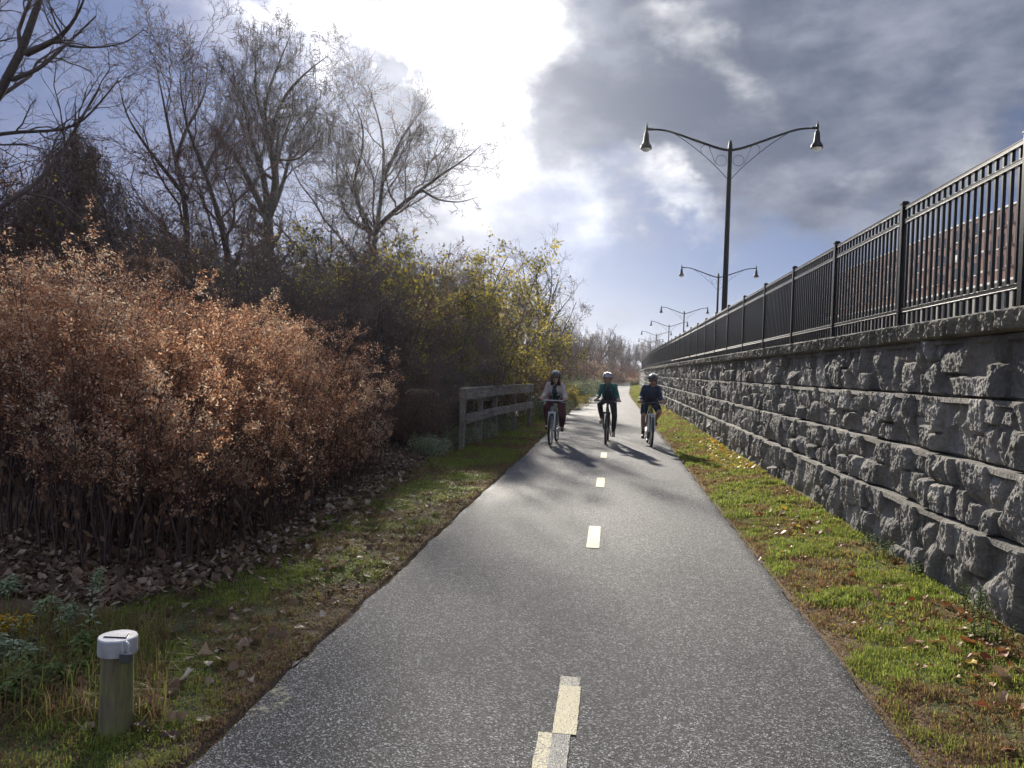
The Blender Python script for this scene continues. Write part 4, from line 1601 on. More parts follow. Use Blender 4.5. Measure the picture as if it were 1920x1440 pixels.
def litter(g, X, Y, s_, r, rnd, lift=.01):
    """Curled fallen leaves: folded hexagons lying at odd tilts."""
    n = len(X)
    a = r.uniform(0, 6.28, n)
    tilt = r.normal(size=(n, 2)) * .38
    ux = np.stack([np.cos(a), np.sin(a), tilt[:, 0]], 1)
    uy = np.stack([-np.sin(a), np.cos(a), tilt[:, 1]], 1)
    up = np.array([0, 0, 1.0])
    C = np.stack([X, Y, gz(X, Y) + lift + s_ * r.uniform(.1, .4, n)], 1)
    cu = r.uniform(-.35, .55, n)[:, None]
    s2 = s_[:, None]
    asp = r.uniform(.3, .55, n)[:, None]
    rows = []
    for t_, wv in ((-1, .03), (-.72, .55), (-.3, 1.0), (.15, .85), (.6, .42), (1.1, .01)):
        c = C + ux * s2 * t_ * .5 + up * s2 * cu * t_ * t_ * .8
        e = up * s2 * asp * r.uniform(0, .5, n)[:, None] * wv
        j = 1 + (r.random((n, 1)) - .5) * .5
        rows += [c - uy * s2 * asp * wv * j + e, c, c + uy * s2 * asp * wv / j + e]
    V = np.stack(rows, 1).reshape(-1, 3)
    i = np.arange(n)[:, None] * 18
    F = []
    for k in range(5):
        for m_ in range(2):
            b = k * 3 + m_
            F.append(i + np.array([b, b + 1, b + 4, b + 3]))
    F = np.stack(F, 1).reshape(-1, 4)
    g.add(V, F, rnd=np.repeat(rnd, 10))


g = G()
n = 15000
Y = 4.6 + 10 * r.random(n) ** 1.3
X = -2.72 - .06 * (Y - 6) - r.random(n) ** 1.2 * 2.6 + r.normal(size=n) * .12
X = np.where(Y < 5.6, X - .5 * (5.6 - Y), X)
litter(g, X, Y, r.uniform(.02, .078, n), r, r.random(n) ** 1.5)
n = 420
Y = r.uniform(3, 9, n)
X = PL - .1 - 1.2 * r.random(n)
litter(g, X, Y, r.uniform(.03, .08, n), r, r.random(n))
props(g.build('leaf_litter', 'dead_leaf'), 'deep litter of pale curled dead leaves under the thicket', 'leaf litter', kind='stuff')
g = G()
n = 520
Y = 3 + 30 * r.random(n) ** 1.5
u = r.random(n) ** .55
X = PR + .08 + u * 1.0 + shift(Y)
litter(g, X, Y, r.uniform(.02, .07, n), r, r.random(n) ** 1.5)
n = 420
Y = r.uniform(13, 19, n)
X = 2.42 - .55 * r.random(n) ** 1.5
litter(g, X, Y, r.uniform(.05, .10, n), r, r.uniform(.6, 1, n))
n = 260
Y = r.uniform(3.0, 6.2, n)
X = 2.35 - .9 * r.random(n) ** 1.6 * (Y - 2) / 4
litter(g, X, Y, r.uniform(.02, .07, n), r, r.uniform(0, .6, n))
n = 45
Y = r.uniform(8.0, 9.4, n)
X = 1.95 + r.normal(size=n) * .16
litter(g, X, Y, r.uniform(.04, .09, n), r, r.uniform(0, 1, n))
props(g.build('fallen_leaves', 'autumn_leaf'), 'scattered yellow and rusty fallen leaves on the right verge', 'leaf litter', kind='stuff')


def big_leaf(x, Y, s_, mat, label, seed, z=None):
    r_ = np.random.default_rng(seed)
    g_ = G()
    litter(g_, np.array([0.0]), np.array([0.0]), np.array([s_]), r_, np.array([.9]), lift=.02)
    V = g_.v[0]
    V[:, 2] -= V[:, 2].min() - .004
    V += np.array([x, Y, (float(gz(x, Y)) if z is None else z)])
    o = g_.build('fallen_leaf', mat, origin=(x, Y, float(gz(x, Y))))
    props(o, label, 'fallen leaf', 'large single fallen leaves')


MT['leaf_white'] = leafy('bleached_leaf', [(0, (.5, .42, .34)), (1, (.72, .64, .54))], .2)
MT['leaf_tan'] = leafy('tan_leaf', [(0, (.3, .2, .11)), (1, (.42, .29, .17))], .2)
MT['leaf_rust'] = leafy('rust_leaf', [(0, (.3, .1, .04)), (1, (.42, .15, .06))], .3)
MT['leaf_yellow'] = leafy('yellow_leaf', [(0, (.6, .4, .05)), (1, (.8, .55, .05))], .4)


def gxy(px, py):
    Y = CAMZ
    p = W(px, py, 1.0)
    k = CAMZ / (CAMZ - p[2])
    return p[0] * k, k


for px, py, s_, m_, lb in [
        (563, 1232, .12, 'leaf_white', 'bleached curled leaf at the left edge of the asphalt'),
        (287, 1325, .13, 'leaf_tan', 'large tan curled leaf right of the short bollard'),
        (165, 1318, .12, 'leaf_tan', 'tan leaf lying just left of the short bollard'),
        (385, 1225, .10, 'leaf_tan', 'tan leaf in the grass above and right of the short bollard'),
        (347, 1272, .08, 'leaf_white', 'small pale leaf standing in the grass right of the short bollard'),
        (1813, 1228, .12, 'leaf_rust', 'rusty leaf on the right verge beside the wall foot'),
        (1880, 1300, .13, 'leaf_tan', 'tan curled leaf on the right verge at the picture edge'),
        (1845, 1350, .11, 'leaf_rust', 'rusty leaf low on the right verge'),
        (1690, 1287, .05, 'leaf_yellow', 'small yellow leaf at the brown edge of the right verge'),
        (1525, 938, .12, 'leaf_yellow', 'bright yellow leaf near the wall foot'),
        (1240, 938, .06, 'leaf_white', 'tiny pale leaf lying alone on the asphalt'),
        (1420, 1045, .10, 'leaf_tan', 'brown leaf at the right edge of the asphalt')]:
    x, Y = gxy(px, py)
    big_leaf(x, Y, s_, m_, lb, int(px), z=.035 if px in (1240,) else None)


# ------------------------------------------------------------------ goldenrod and weeds by the bollard
def leafy_stalk(name, label, x, Y, H, seed, mat='silver_leaf', flower=0, nleaf=50, lean=(0, 0), head=0, lsize=.095, stems=1, group=None, cat_='weed'):
    r = np.random.default_rng(seed)
    t = thing(name, label, cat_, (x, Y, float(gz(x, Y))), group=group)
    gs, gl_, gf = G(), G(), G()
    for s_ in range(stems):
        x0, y0 = x + r.normal() * .05 * (stems > 1), Y + r.normal() * .05 * (stems > 1)
        h = H * r.uniform(.75, 1.05) if s_ else H
        k = 8
        pl = [(x0 + lean[0] * u ** 2 + r.normal() * .006, y0 + lean[1] * u ** 2, float(gz(x, Y)) + h * u) for u in np.linspace(0, 1, k)]
        pl = np.array(pl)
        gs.tube(pl, np.linspace(.0045, .0018, k), 5, caps=False)
        u = np.linspace(.12, .92, nleaf)
        f = u * (k - 1)
        i = np.minimum(f.astype(int), k - 2)
        c = pl[i] + (pl[i + 1] - pl[i]) * (f - i)[:, None]
        a = np.arange(nleaf) * 2.4 + r.random(nleaf)
        L_ = lsize * (1.1 - .5 * u) * r.uniform(.7, 1.2, nleaf)
        dv = np.stack([np.cos(a), np.sin(a), np.full(nleaf, .55)], 1)
        dv = nrm(dv)
        sd = nrm(np.cross(dv, [0, 0, 1.0]))
        p1 = c + dv * L_[:, None] * .5
        p2 = p1 + (dv * [1, 1, -.4]) * L_[:, None] * .5
        w_ = L_[:, None] * .16
        V = np.stack([c, p1 - sd * w_, p1 + sd * w_, p2], 1).reshape(-1, 3)
        b = np.arange(nleaf)[:, None] * 4
        gl_.add(V, np.concatenate([b + [0, 1, 2], b + [1, 3, 2]]), rnd=np.tile(r.uniform(.3, 1, nleaf), 2))
        if flower or head:
            m_ = 12
            top = pl[-1]
            aa = r.uniform(0, 6.28, m_)
            sp_ = .036 if flower else .022
            Pp = np.stack([np.stack([np.stack([top[0] + np.cos(aa) * sp_ * q_, top[1] + np.sin(aa) * sp_ * q_, top[2] - .10 * (np.arange(m_) / m_) - .01 + .035 * q_ - .02 * q_ * q_], 1) for q_ in (0, .6, 1.2)], 1)])[0]
            V, F = tube_batch(Pp, np.full((m_, 3), .0012), 3)
            gs.add(V, F)
            pk = np.repeat(Pp.reshape(-1, 3), 9, 0) + r.normal(size=(m_ * 27, 3)) * .011
            cards(gf, pk, r.uniform(.008, .015, len(pk)), r, aspect=.8)
    gs.build('stem', 'green_leaf', t)
    gl_.build('leaves', mat, t)
    if flower:
        gf.build('flower_head', 'flower', t)
    elif head:
        gf.build('seed_heads', 'silver_leaf', t)
    return t


def HH(px, py, Y):
    return max(.12, float(W(px, py, Y)[2]))


WG = 'goldenrod and weeds around the short bollard'
leafy_stalk('goldenrod', 'leftmost goldenrod with a bright yellow flower plume', at(22, 3.75), 3.75, HH(22, 1150, 3.75), 501, flower=1, stems=2, group=WG, nleaf=36)
leafy_stalk('goldenrod', 'goldenrod with a duller yellow plume, right beside the leftmost one', at(52, 3.85), 3.85, HH(52, 1148, 3.85), 502, flower=1, stems=2, group=WG, nleaf=36)
leafy_stalk('weed', 'tall pale green weed stalk rising behind the left side of the short bollard', at(178, 3.95), 3.95, HH(190, 1066, 3.95), 503, head=1, group=WG, lean=(.03, 0), nleaf=30, lsize=.08)
leafy_stalk('weed', 'slim weed stalk with a nodding tip between the goldenrods and the bollard', at(128, 4.0), 4.0, HH(128, 1125, 4.0), 504, head=1, group=WG, lean=(.05, 0))
leafy_stalk('weed', 'leafy green weed in front of the tall stalk, left of the bollard', at(150, 3.75), 3.75, HH(150, 1185, 3.75), 505, stems=3, group=WG, mat='green_leaf')
leafy_stalk('weed', 'low silvery weed clump below the goldenrods', at(60, 3.55), 3.55, HH(60, 1215, 3.55), 506, stems=5, group=WG)
leafy_stalk('weed', 'silvery leaved weed at the left picture edge', at(-10, 3.5), 3.5, HH(-10, 1190, 3.5), 507, stems=5, group=WG)
leafy_stalk('weed', 'green leafy clump directly left of the bollard foot', at(120, 3.45), 3.45, HH(120, 1270, 3.45), 508, stems=5, group=WG, mat='green_leaf')
leafy_stalk('weed', 'dark green weed clump at the bottom left corner', at(30, 3.2), 3.2, HH(30, 1320, 3.2), 509, stems=5, group=WG, mat='green_leaf')
leafy_stalk('weed', 'silvery green weed behind the goldenrods', at(90, 4.3), 4.3, HH(90, 1130, 4.3), 510, stems=4, group=WG)
leafy_stalk('weed', 'yellow tipped weed stalk behind the goldenrods', at(20, 4.6), 4.6, HH(20, 1110, 4.6), 511, stems=3, head=1, group=WG)
# tall straw-coloured grass round the bollard
g = G()
n = 2600
px_ = r.uniform(-40, 330, n)
Y = r.uniform(3.05, 4.3, n)
X = np.array([at(p_, y_) for p_, y_ in zip(px_, Y)])
blades(g, X, Y, r.uniform(.08, .24, n), r, r.uniform(.1, 1, n) * np.where(r.random(n) < .5, .5, 1), lean=1.5, wd=.0026)
props(g.build('tall_grass', 'grass'), 'tall tangled grass around the short bollard', 'grass', kind='stuff')

# weeds at the foot of the wall
WW = 'small green weeds at the foot of the wall'
for k, (px, py, H, lb) in enumerate([
        (1700, 1068, .16, 'spreading green weed at a gap in the lowest wall course'),
        (1640, 1040, .12, 'small green weed at the wall foot, left of the spreading one'),
        (1885, 1185, .20, 'bright green weed at the wall foot near the picture edge'),
        (1735, 1095, .10, 'low weed at the wall foot right of the spreading one'),
        (1860, 1225, .12, 'low bright weed in front of the one at the picture edge')]):
    x, Y = gxy(px, py)
    leafy_stalk('weed', lb, min(x, 2.42), Y, H, 520 + k, mat='green_leaf', stems=7, nleaf=14, group=WW, lsize=.06)

# orange sumac sprays and a fallen grey branch above the thicket
r = np.random.default_rng(15)


def sumac(px, py, Y, label, seed, s_=1.0, mat='brown_leaf'):
    r = np.random.default_rng(seed)
    c0 = W(px, py, Y)
    t = thing('sumac', label, 'shrub', (c0[0], Y, 0))
    g, gl_ = G(), G()
    g.tube([(c0[0], Y, 0), (c0[0] + .05, Y, c0[2] * .5), tuple(c0)], [.02, .014, .008], 6)
    for k in range(7):
        a = r.uniform(0, 6.28)
        L_ = r.uniform(.35, .6) * s_
        pts = [c0 + (0, 0, -.12 * s_ * r.random())]
        for j in range(1, 7):
            u = j / 6
            pts.append(c0 + np.array([math.cos(a) * L_ * u, math.sin(a) * L_ * u * .6, .18 * s_ * math.sin(u * 2.6) - .1 * u * u * s_]))
        pts = np.array(pts)
        g.tube(pts, .004, 4, caps=False)
        f = np.linspace(.8, 6, 13)
        i = np.minimum(f.astype(int), 5)
        c = pts[i] + (pts[i + 1] - pts[i]) * (f - i)[:, None]
        for sgn in (-1, 1):
            dv = nrm(np.array([-math.sin(a) * sgn + .3 * math.cos(a), math.cos(a) * sgn + .3 * math.sin(a), -.7]))
            tip = c + dv * .11 * s_
            md = c + dv * .05 * s_
            w_ = nrm(np.array([math.cos(a), math.sin(a), .2])) * .016 * s_
            V = np.stack([c, md - w_, tip, md + w_], 1).reshape(-1, 3)
            b = np.arange(len(c))[:, None] * 4
            gl_.add(V, b + [0, 1, 2, 3], rnd=r.random(len(c)))
    g.build('stem', 'twig', t)
    gl_.build('leaves', mat, t)


sumac(275, 500, 10.4, 'sumac with drooping rusty fern like leaves above the left part of the thicket', 601, 1.1, 'orange_leaf')
sumac(300, 520, 10.8, 'second sumac spray with drooping leaves, lower right of the first', 602, .9, 'brown_leaf')
sumac(790, 737, 14.0, 'small orange sumac spray between the thicket and the wooden rail fence', 603, .55, 'orange_leaf')
sumac(20, 700, 6.9, 'drooping yellowish spray at the left picture edge in the thicket', 604, .6, 'yg_leaf')

# ------------------------------------------------------------------ short wooden bollard with a metal cap
bx, bY = gxy(217, 1368)
bol = thing('short_bollard', 'short round wooden post with a white metal cap and padlock at the lower left', 'bollard', (bx, bY, float(gz(bx, bY))))
g = G()
prof = [(.071, -.1), (.070, .0), (.067, .1), (.066, .2), (.0645, .28), (.064, .333)]
g.lathe((bx, bY, 0), prof, 24)
t = new_mat('mossy_post')
o_ = t.obj()
n_ = t.noise(t.v('MULTIPLY', o_, (22, 22, 3)), 1.5, 5, .65)
t.l.new(t.mix(t.smooth(t.noise(o_, 9, 4), .4, .6), t.ramp(n_, [(.3, (.11, .09, .045)), (.7, (.27, .22, .13))]), t.ramp(n_, [(.3, (.13, .13, .045)), (.7, (.28, .26, .10))])), t.p.inputs['Base Color'])
t.p.inputs['Roughness'].default_value = .9
t.l.new(t.bump(n_, .8, .008), t.p.inputs['Normal'])
MT['mossy'] = t.mat
g.build('post', 'mossy', bol)
MT['cap'] = simple('brushed_cap_metal', (.62, .61, .62), .45, .35, vary=.22, scale=14)
g = G()
g.lathe((bx, bY, .333), [(.066, .0), (.077, .001)], 40, smooth=False, close=False)
g.lathe((bx, bY, .333), [(.077, .001), (.0785, .008), (.0785, .069)], 40, close=False)
g.lathe((bx, bY, .333), [(.0785, .069), (.075, .074)], 40, close=False)
g.lathe((bx, bY, .333), [(.075, .074), (.0, .0755)], 40, smooth=False, close=False)
capo = g.build('cap', 'cap', bol)
g = G()
g.box((bx + .004, bY - .028, .4095), (.095, .005, .004), .1)
g.box((bx + .045, bY + .0, .4095), (.004, .05, .004), .4)
g.build('cap_hasp', 'black', capo)
g = G()
lx, ly = bx + .064, bY - .046
arc = [(lx + .0, ly - .012 + .0, .405 - .00), (lx + .018, ly - .016, .410), (lx + .030, ly - .018, .398), (lx + .030, ly - .018, .375), (lx + .028, ly - .018, .36)]
g.tube(resample(arc, 10), .005, 6)
g.tube(resample([(lx + .004, ly - .012, .41), (lx + .002, ly - .018, .40), (lx + .004, ly - .018, .36)], 8), .005, 6)
shk = g.build('padlock_shackle', 'cap', bol)
MT['brass'] = simple('dull_padlock', (.22, .22, .23), .35, .8)
g = G()
g.box((lx + .016, ly - .018, .342), (.048, .024, .044), 0, bevel=.005)
g.build('padlock_body', 'brass', bol)

# ------------------------------------------------------------------ wooden rail fence by the path
rf = thing('wooden_rail_fence', 'weathered grey wooden fence with two rails on posts left of the path', 'fence', (at(870, 14.9), 14.9, 0))
pA = W(874, 742, 14.9)
pB = W(998, 727, 22.2)
mid = W(938, 734, 18.3)
top = 1.17
pl = [np.array((pA[0], 14.9, 0)), np.array((mid[0] - .06, 18.3, 0)), np.array((pB[0], 22.2, 0))]
pposts = [pl[0], (pl[0] + pl[1]) / 2, pl[1], (pl[1] + pl[2]) / 2, pl[2]]
for k, p_ in enumerate(pposts):
    G().box((p_[0] - .06, p_[1], (top - .02) / 2 - .1), (.10, .14, top + .18 - (k % 2) * .02), bevel=.006).build('post', 'wood', rf)
for a_, b_ in ((pposts[0], pposts[2]), (pposts[2], pposts[4])):
    v_ = b_ - a_
    L_ = np.linalg.norm(v_)
    rz = -math.atan2(v_[0], v_[1])
    c = (a_ + b_) / 2
    G().box((c[0] + .02, c[1], top - .09), (.045, L_ + .06, .19), rz, bevel=.005).build('top_rail', 'wood', rf)
    G().box((c[0] + .02, c[1], top - .56), (.045, L_ + .06, .19), rz, bevel=.005).build('lower_rail', 'wood', rf)
    G().box((c[0] - .04, c[1], top + .025), (.19, L_ + .08, .04), rz, bevel=.005).build('cap_board', 'wood', rf)
# second, farther rail line on the other side of the culvert
rf2 = thing('wooden_rail_fence', 'second row of dark wooden fence posts half hidden in brush behind the first fence', 'fence', (at(860, 20) - .9, 17.5, 0))
pps = [np.array((pA[0] - .95, 16.4, 0)), np.array((pA[0] - .55, 18.6, 0)), np.array((pA[0] - .15, 20.8, 0))]
for p_ in pps:
    G().box((p_[0], p_[1], .45), (.10, .12, 1.1), bevel=.006).build('post', 'wood', rf2)
v_ = pps[2] - pps[0]
c = (pps[0] + pps[2]) / 2
G().box((c[0] + .075, c[1], .86), (.045, np.linalg.norm(v_) + .2, .15), -math.atan2(v_[0], v_[1]), bevel=.005).build('rail', 'wood', rf2)


# ------------------------------------------------------------------ riders and bicycles
MT['skin_light'] = simple('skin_light', (.44, .25, .18), .55, vary=.05, spec=.4)
MT['skin_tan'] = simple('skin_tan', (.38, .21, .14), .55, vary=.05, spec=.4)
MT['rubber'] = simple('tyre_rubber', (.02, .02, .022), .85)
MT['alloy'] = simple('alloy', (.55, .55, .56), .3, .9)
MT['frame_grey'] = simple('silver_grey_frame_paint', (.30, .31, .33), .35, .3)
MT['frame_black'] = simple('dark_frame_paint', (.03, .032, .036), .35, .1)
MT['fork_white'] = simple('pale_fork_paint', (.60, .61, .62), .35)
MT['jacket_pale'] = simple('pale_rose_grey_fleece', (.50, .42, .40), .95, bump=.3, bscale=90)
MT['teal_dark'] = simple('dark_teal_shirt', (.02, .055, .065), .9)
MT['maroon'] = simple('maroon_trousers', (.085, .022, .03), .9)
MT['green_top'] = simple('green_jersey', (.025, .16, .125), .85)
MT['navy'] = simple('navy_fabric', (.012, .022, .045), .85)
MT['navy_jacket'] = simple('navy_jacket', (.014, .03, .075), .8)
MT['legging'] = simple('black_leggings', (.012, .016, .022), .8)
MT['shoe_black'] = simple('black_shoe', (.02, .02, .022), .6)
MT['shoe_tan'] = simple('tan_shoe', (.45, .38, .30), .75)
MT['helmet_white'] = simple('helmet_white', (.36, .37, .38), .5)
MT['helmet_black'] = simple('helmet_black', (.025, .025, .03), .3)
MT['hair_dark'] = simple('dark_hair', (.022, .015, .012), .7)
MT['hair_brown'] = simple('brown_hair', (.07, .04, .025), .7)
MT['lens'] = simple('sunglass_lens', (.01, .01, .012), .1, spec=.9)
MT['lip'] = simple('lips', (.42, .15, .13), .5)
MT['eye'] = simple('eye_dark', (.03, .025, .02), .3)


def capsule(g, a, b, ra, rb, n=12):
    a, b = np.array(a, float), np.array(b, float)
    g.tube([a, b], [ra, rb], n, caps=False)
    g.ball(a, ra, n)
    g.ball(b, rb, n)


def fuse(g, name, mat, parent, voxel=.008, smooth=4):
    """One continuous surface from overlapping rounded volumes."""
    src = g.build(name + '_src', mat, None, local=True)
    m = src.modifiers.new('r', 'REMESH')
    m.mode = 'VOXEL'
    m.voxel_size = voxel
    m.use_smooth_shade = True
    s_ = src.modifiers.new('s', 'SMOOTH')
    s_.iterations = smooth
    s_.factor = .5
    dg = bpy.context.evaluated_depsgraph_get()
    me = bpy.data.meshes.new_from_object(src.evaluated_get(dg))
    me.name = name
    me.materials.clear()
    me.materials.append(MT[mat])
    me.polygons.foreach_set('use_smooth', [True] * len(me.polygons))
    o = bpy.data.objects.new(name, me)
    scene.collection.objects.link(o)
    o.parent = parent
    bpy.data.objects.remove(src)
    return o


def f3(x, f, z):
    """Local frame: x to the picture's right, f forwards (towards the camera), z up."""
    return np.array((x, -f, z), float)


def ik(a, c, l1, l2, pole):
    a, c, pole = np.array(a), np.array(c), np.array(pole, float)
    v = c - a
    d = min(np.linalg.norm(v), (l1 + l2) * .999)
    v = v / np.linalg.norm(v)
    x = (l1 * l1 - l2 * l2 + d * d) / (2 * d)
    h = math.sqrt(max(l1 * l1 - x * x, 0))
    p = pole - v * pole.dot(v)
    p = p / np.linalg.norm(p)
    return a + v * x + p * h


BBZ, BBF = .29, -.10
HBF, HBZ = .36, .965


def make_bike(label, loc, rz, phase, frame, fork, hw=.32, fenders=False, group='bicycles ridden towards the camera'):
    t = thing('bicycle', label, 'bicycle', loc, rz, group)
    WR = .345
    for nm, f in (('front_wheel', .56), ('rear_wheel', -.52)):
        c = f3(0, f, WR)
        w_ = thing(nm, None, None, (0, 0, 0))
        w_.parent = t
        G().torus(c, WR - .024, .024, 'x', 48, 10).build('tyre', 'rubber', w_, local=True)
        G().torus(c, WR - .055, .012, 'x', 48, 8).build('rim', 'alloy', w_, local=True)
        g = G()
        for k in range(28):
            a = 2 * math.pi * k / 28
            s_ = (.03 if k % 2 else -.03)
            g.tube([c + (s_, .018 * math.cos(a + 1), .018 * math.sin(a + 1)), c + (0, (WR - .06) * math.cos(a), (WR - .06) * math.sin(a))], .0016, 4, caps=False)
        g.build('spokes', 'alloy', w_, local=True)
        g = G()
        g.tube([c + (-.05, 0, 0), c + (.05, 0, 0)], .018, 10)
        g.build('hub', 'alloy', w_, local=True)
    g = G()
    head_b, head_t = f3(0, .40, .70), f3(0, .36, .83)
    bb, seat_t = f3(0, BBF, BBZ), f3(0, -.24, .80)
    for a, b, r_ in ((head_b, head_t, .026), (head_b, bb, .024), (head_t, seat_t * .93 + bb * .07, .019), (bb, seat_t, .018)):
        g.tube([a, b], r_, 10)
    for s_ in (-1, 1):
        g.tube([bb + (.03 * s_, 0, 0), f3(.065 * s_, -.52, WR)], .011, 8)
        g.tube([seat_t + (.01 * s_, 0, -.03), f3(.065 * s_, -.52, WR)], .009, 8)
    g.build('frame', frame, t, local=True)
    g = G()
    cr = f3(0, .425, .70)
    g.tube([head_b, cr + (0, 0, .0)], .028, 10)
    g.tube([cr + (-.065, 0, 0), cr + (.065, 0, 0)], .02, 8)
    for s_ in (-1, 1):
        g.tube([cr + (.062 * s_, 0, .02), f3(.062 * s_, .50, .50), f3(.062 * s_, .56, WR)], [.019, .017, .014], 10)
    g.build('fork', fork, t, local=True)
    g = G()
    g.tube([head_t, f3(0, .34, .93), f3(0, .38, HBZ - .02)], .018, 8)
    g.build('stem', 'frame_black', t, local=True)
    g = G()
    g.tube([f3(-hw, HBF - .04, HBZ), f3(-.12, HBF + .02, HBZ - .005), f3(.12, HBF + .02, HBZ - .005), f3(hw, HBF - .04, HBZ)], .013, 10)
    hb = g.build('handlebar', 'alloy' if frame == 'frame_grey' else 'frame_black', t, local=True)
    for s_ in (-1, 1):
        G().tube([f3(s_ * (hw - .13), HBF - .015, HBZ), f3(s_ * hw, HBF - .04, HBZ)], .018, 10).build('grip', 'rubber', hb, local=True)
        G().tube([f3(s_ * (hw - .15), HBF + .01, HBZ - .01), f3(s_ * (hw - .10), HBF + .06, HBZ - .03), f3(s_ * (hw - .03), HBF + .06, HBZ - .045)], .006, 6).build('brake_lever', 'alloy', hb, local=True)
    G().tube(resample([f3(.1, HBF + .03, HBZ - .01), f3(.05, HBF + .10, HBZ - .07), f3(.0, .47, .86), f3(.04, .46, .72)], 14), .004, 6).build('brake_cable', 'rubber', t, local=True)
    G().tube([seat_t, f3(0, -.27, .93)], .014, 8).build('seat_post', 'alloy', t, local=True)
    g = G()
    g.ball(f3(0, -.32, .955), (.075, .10, .028), 14)
    g.ball(f3(0, -.20, .955), (.03, .12, .022), 12)
    fuse(g, 'saddle', 'rubber', t, .008, 3)
    cs = thing('crankset', None, None)
    cs.parent = t
    g = G()
    g.tube([bb + (-.06, 0, 0), bb + (.06, 0, 0)], .02, 10)
    for s_ in (-1, 1):
        ph = phase + (0 if s_ < 0 else math.pi)
        e = bb + (.08 * s_, -.17 * math.cos(ph), .17 * math.sin(ph))
        g.tube([bb + (.06 * s_, 0, 0), e], .012, 8)
    g.build('crank_arms', 'alloy', cs, local=True)
    G().torus(bb + (-.05, 0, 0), .085, .006, 'x', 32, 6).build('chainring', 'alloy', cs, local=True)
    g = G()
    for sz in (1, -1):
        g.tube([bb + (-.05, 0, .088 * sz), f3(-.05, -.52, WR + .035 * sz)], .005, 5)
    g.build('chain', 'frame_black', cs, local=True)
    ped = []
    for s_ in (-1, 1):
        ph = phase + (0 if s_ < 0 else math.pi)
        e = bb + (.135 * s_, -.17 * math.cos(ph), .17 * math.sin(ph))
        ped.append(e)
        G().box(e, (.09, .085, .022), 0, bevel=.005).build('pedal', 'frame_black', t, local=True)
    t.location.z = .02
    return t, ped


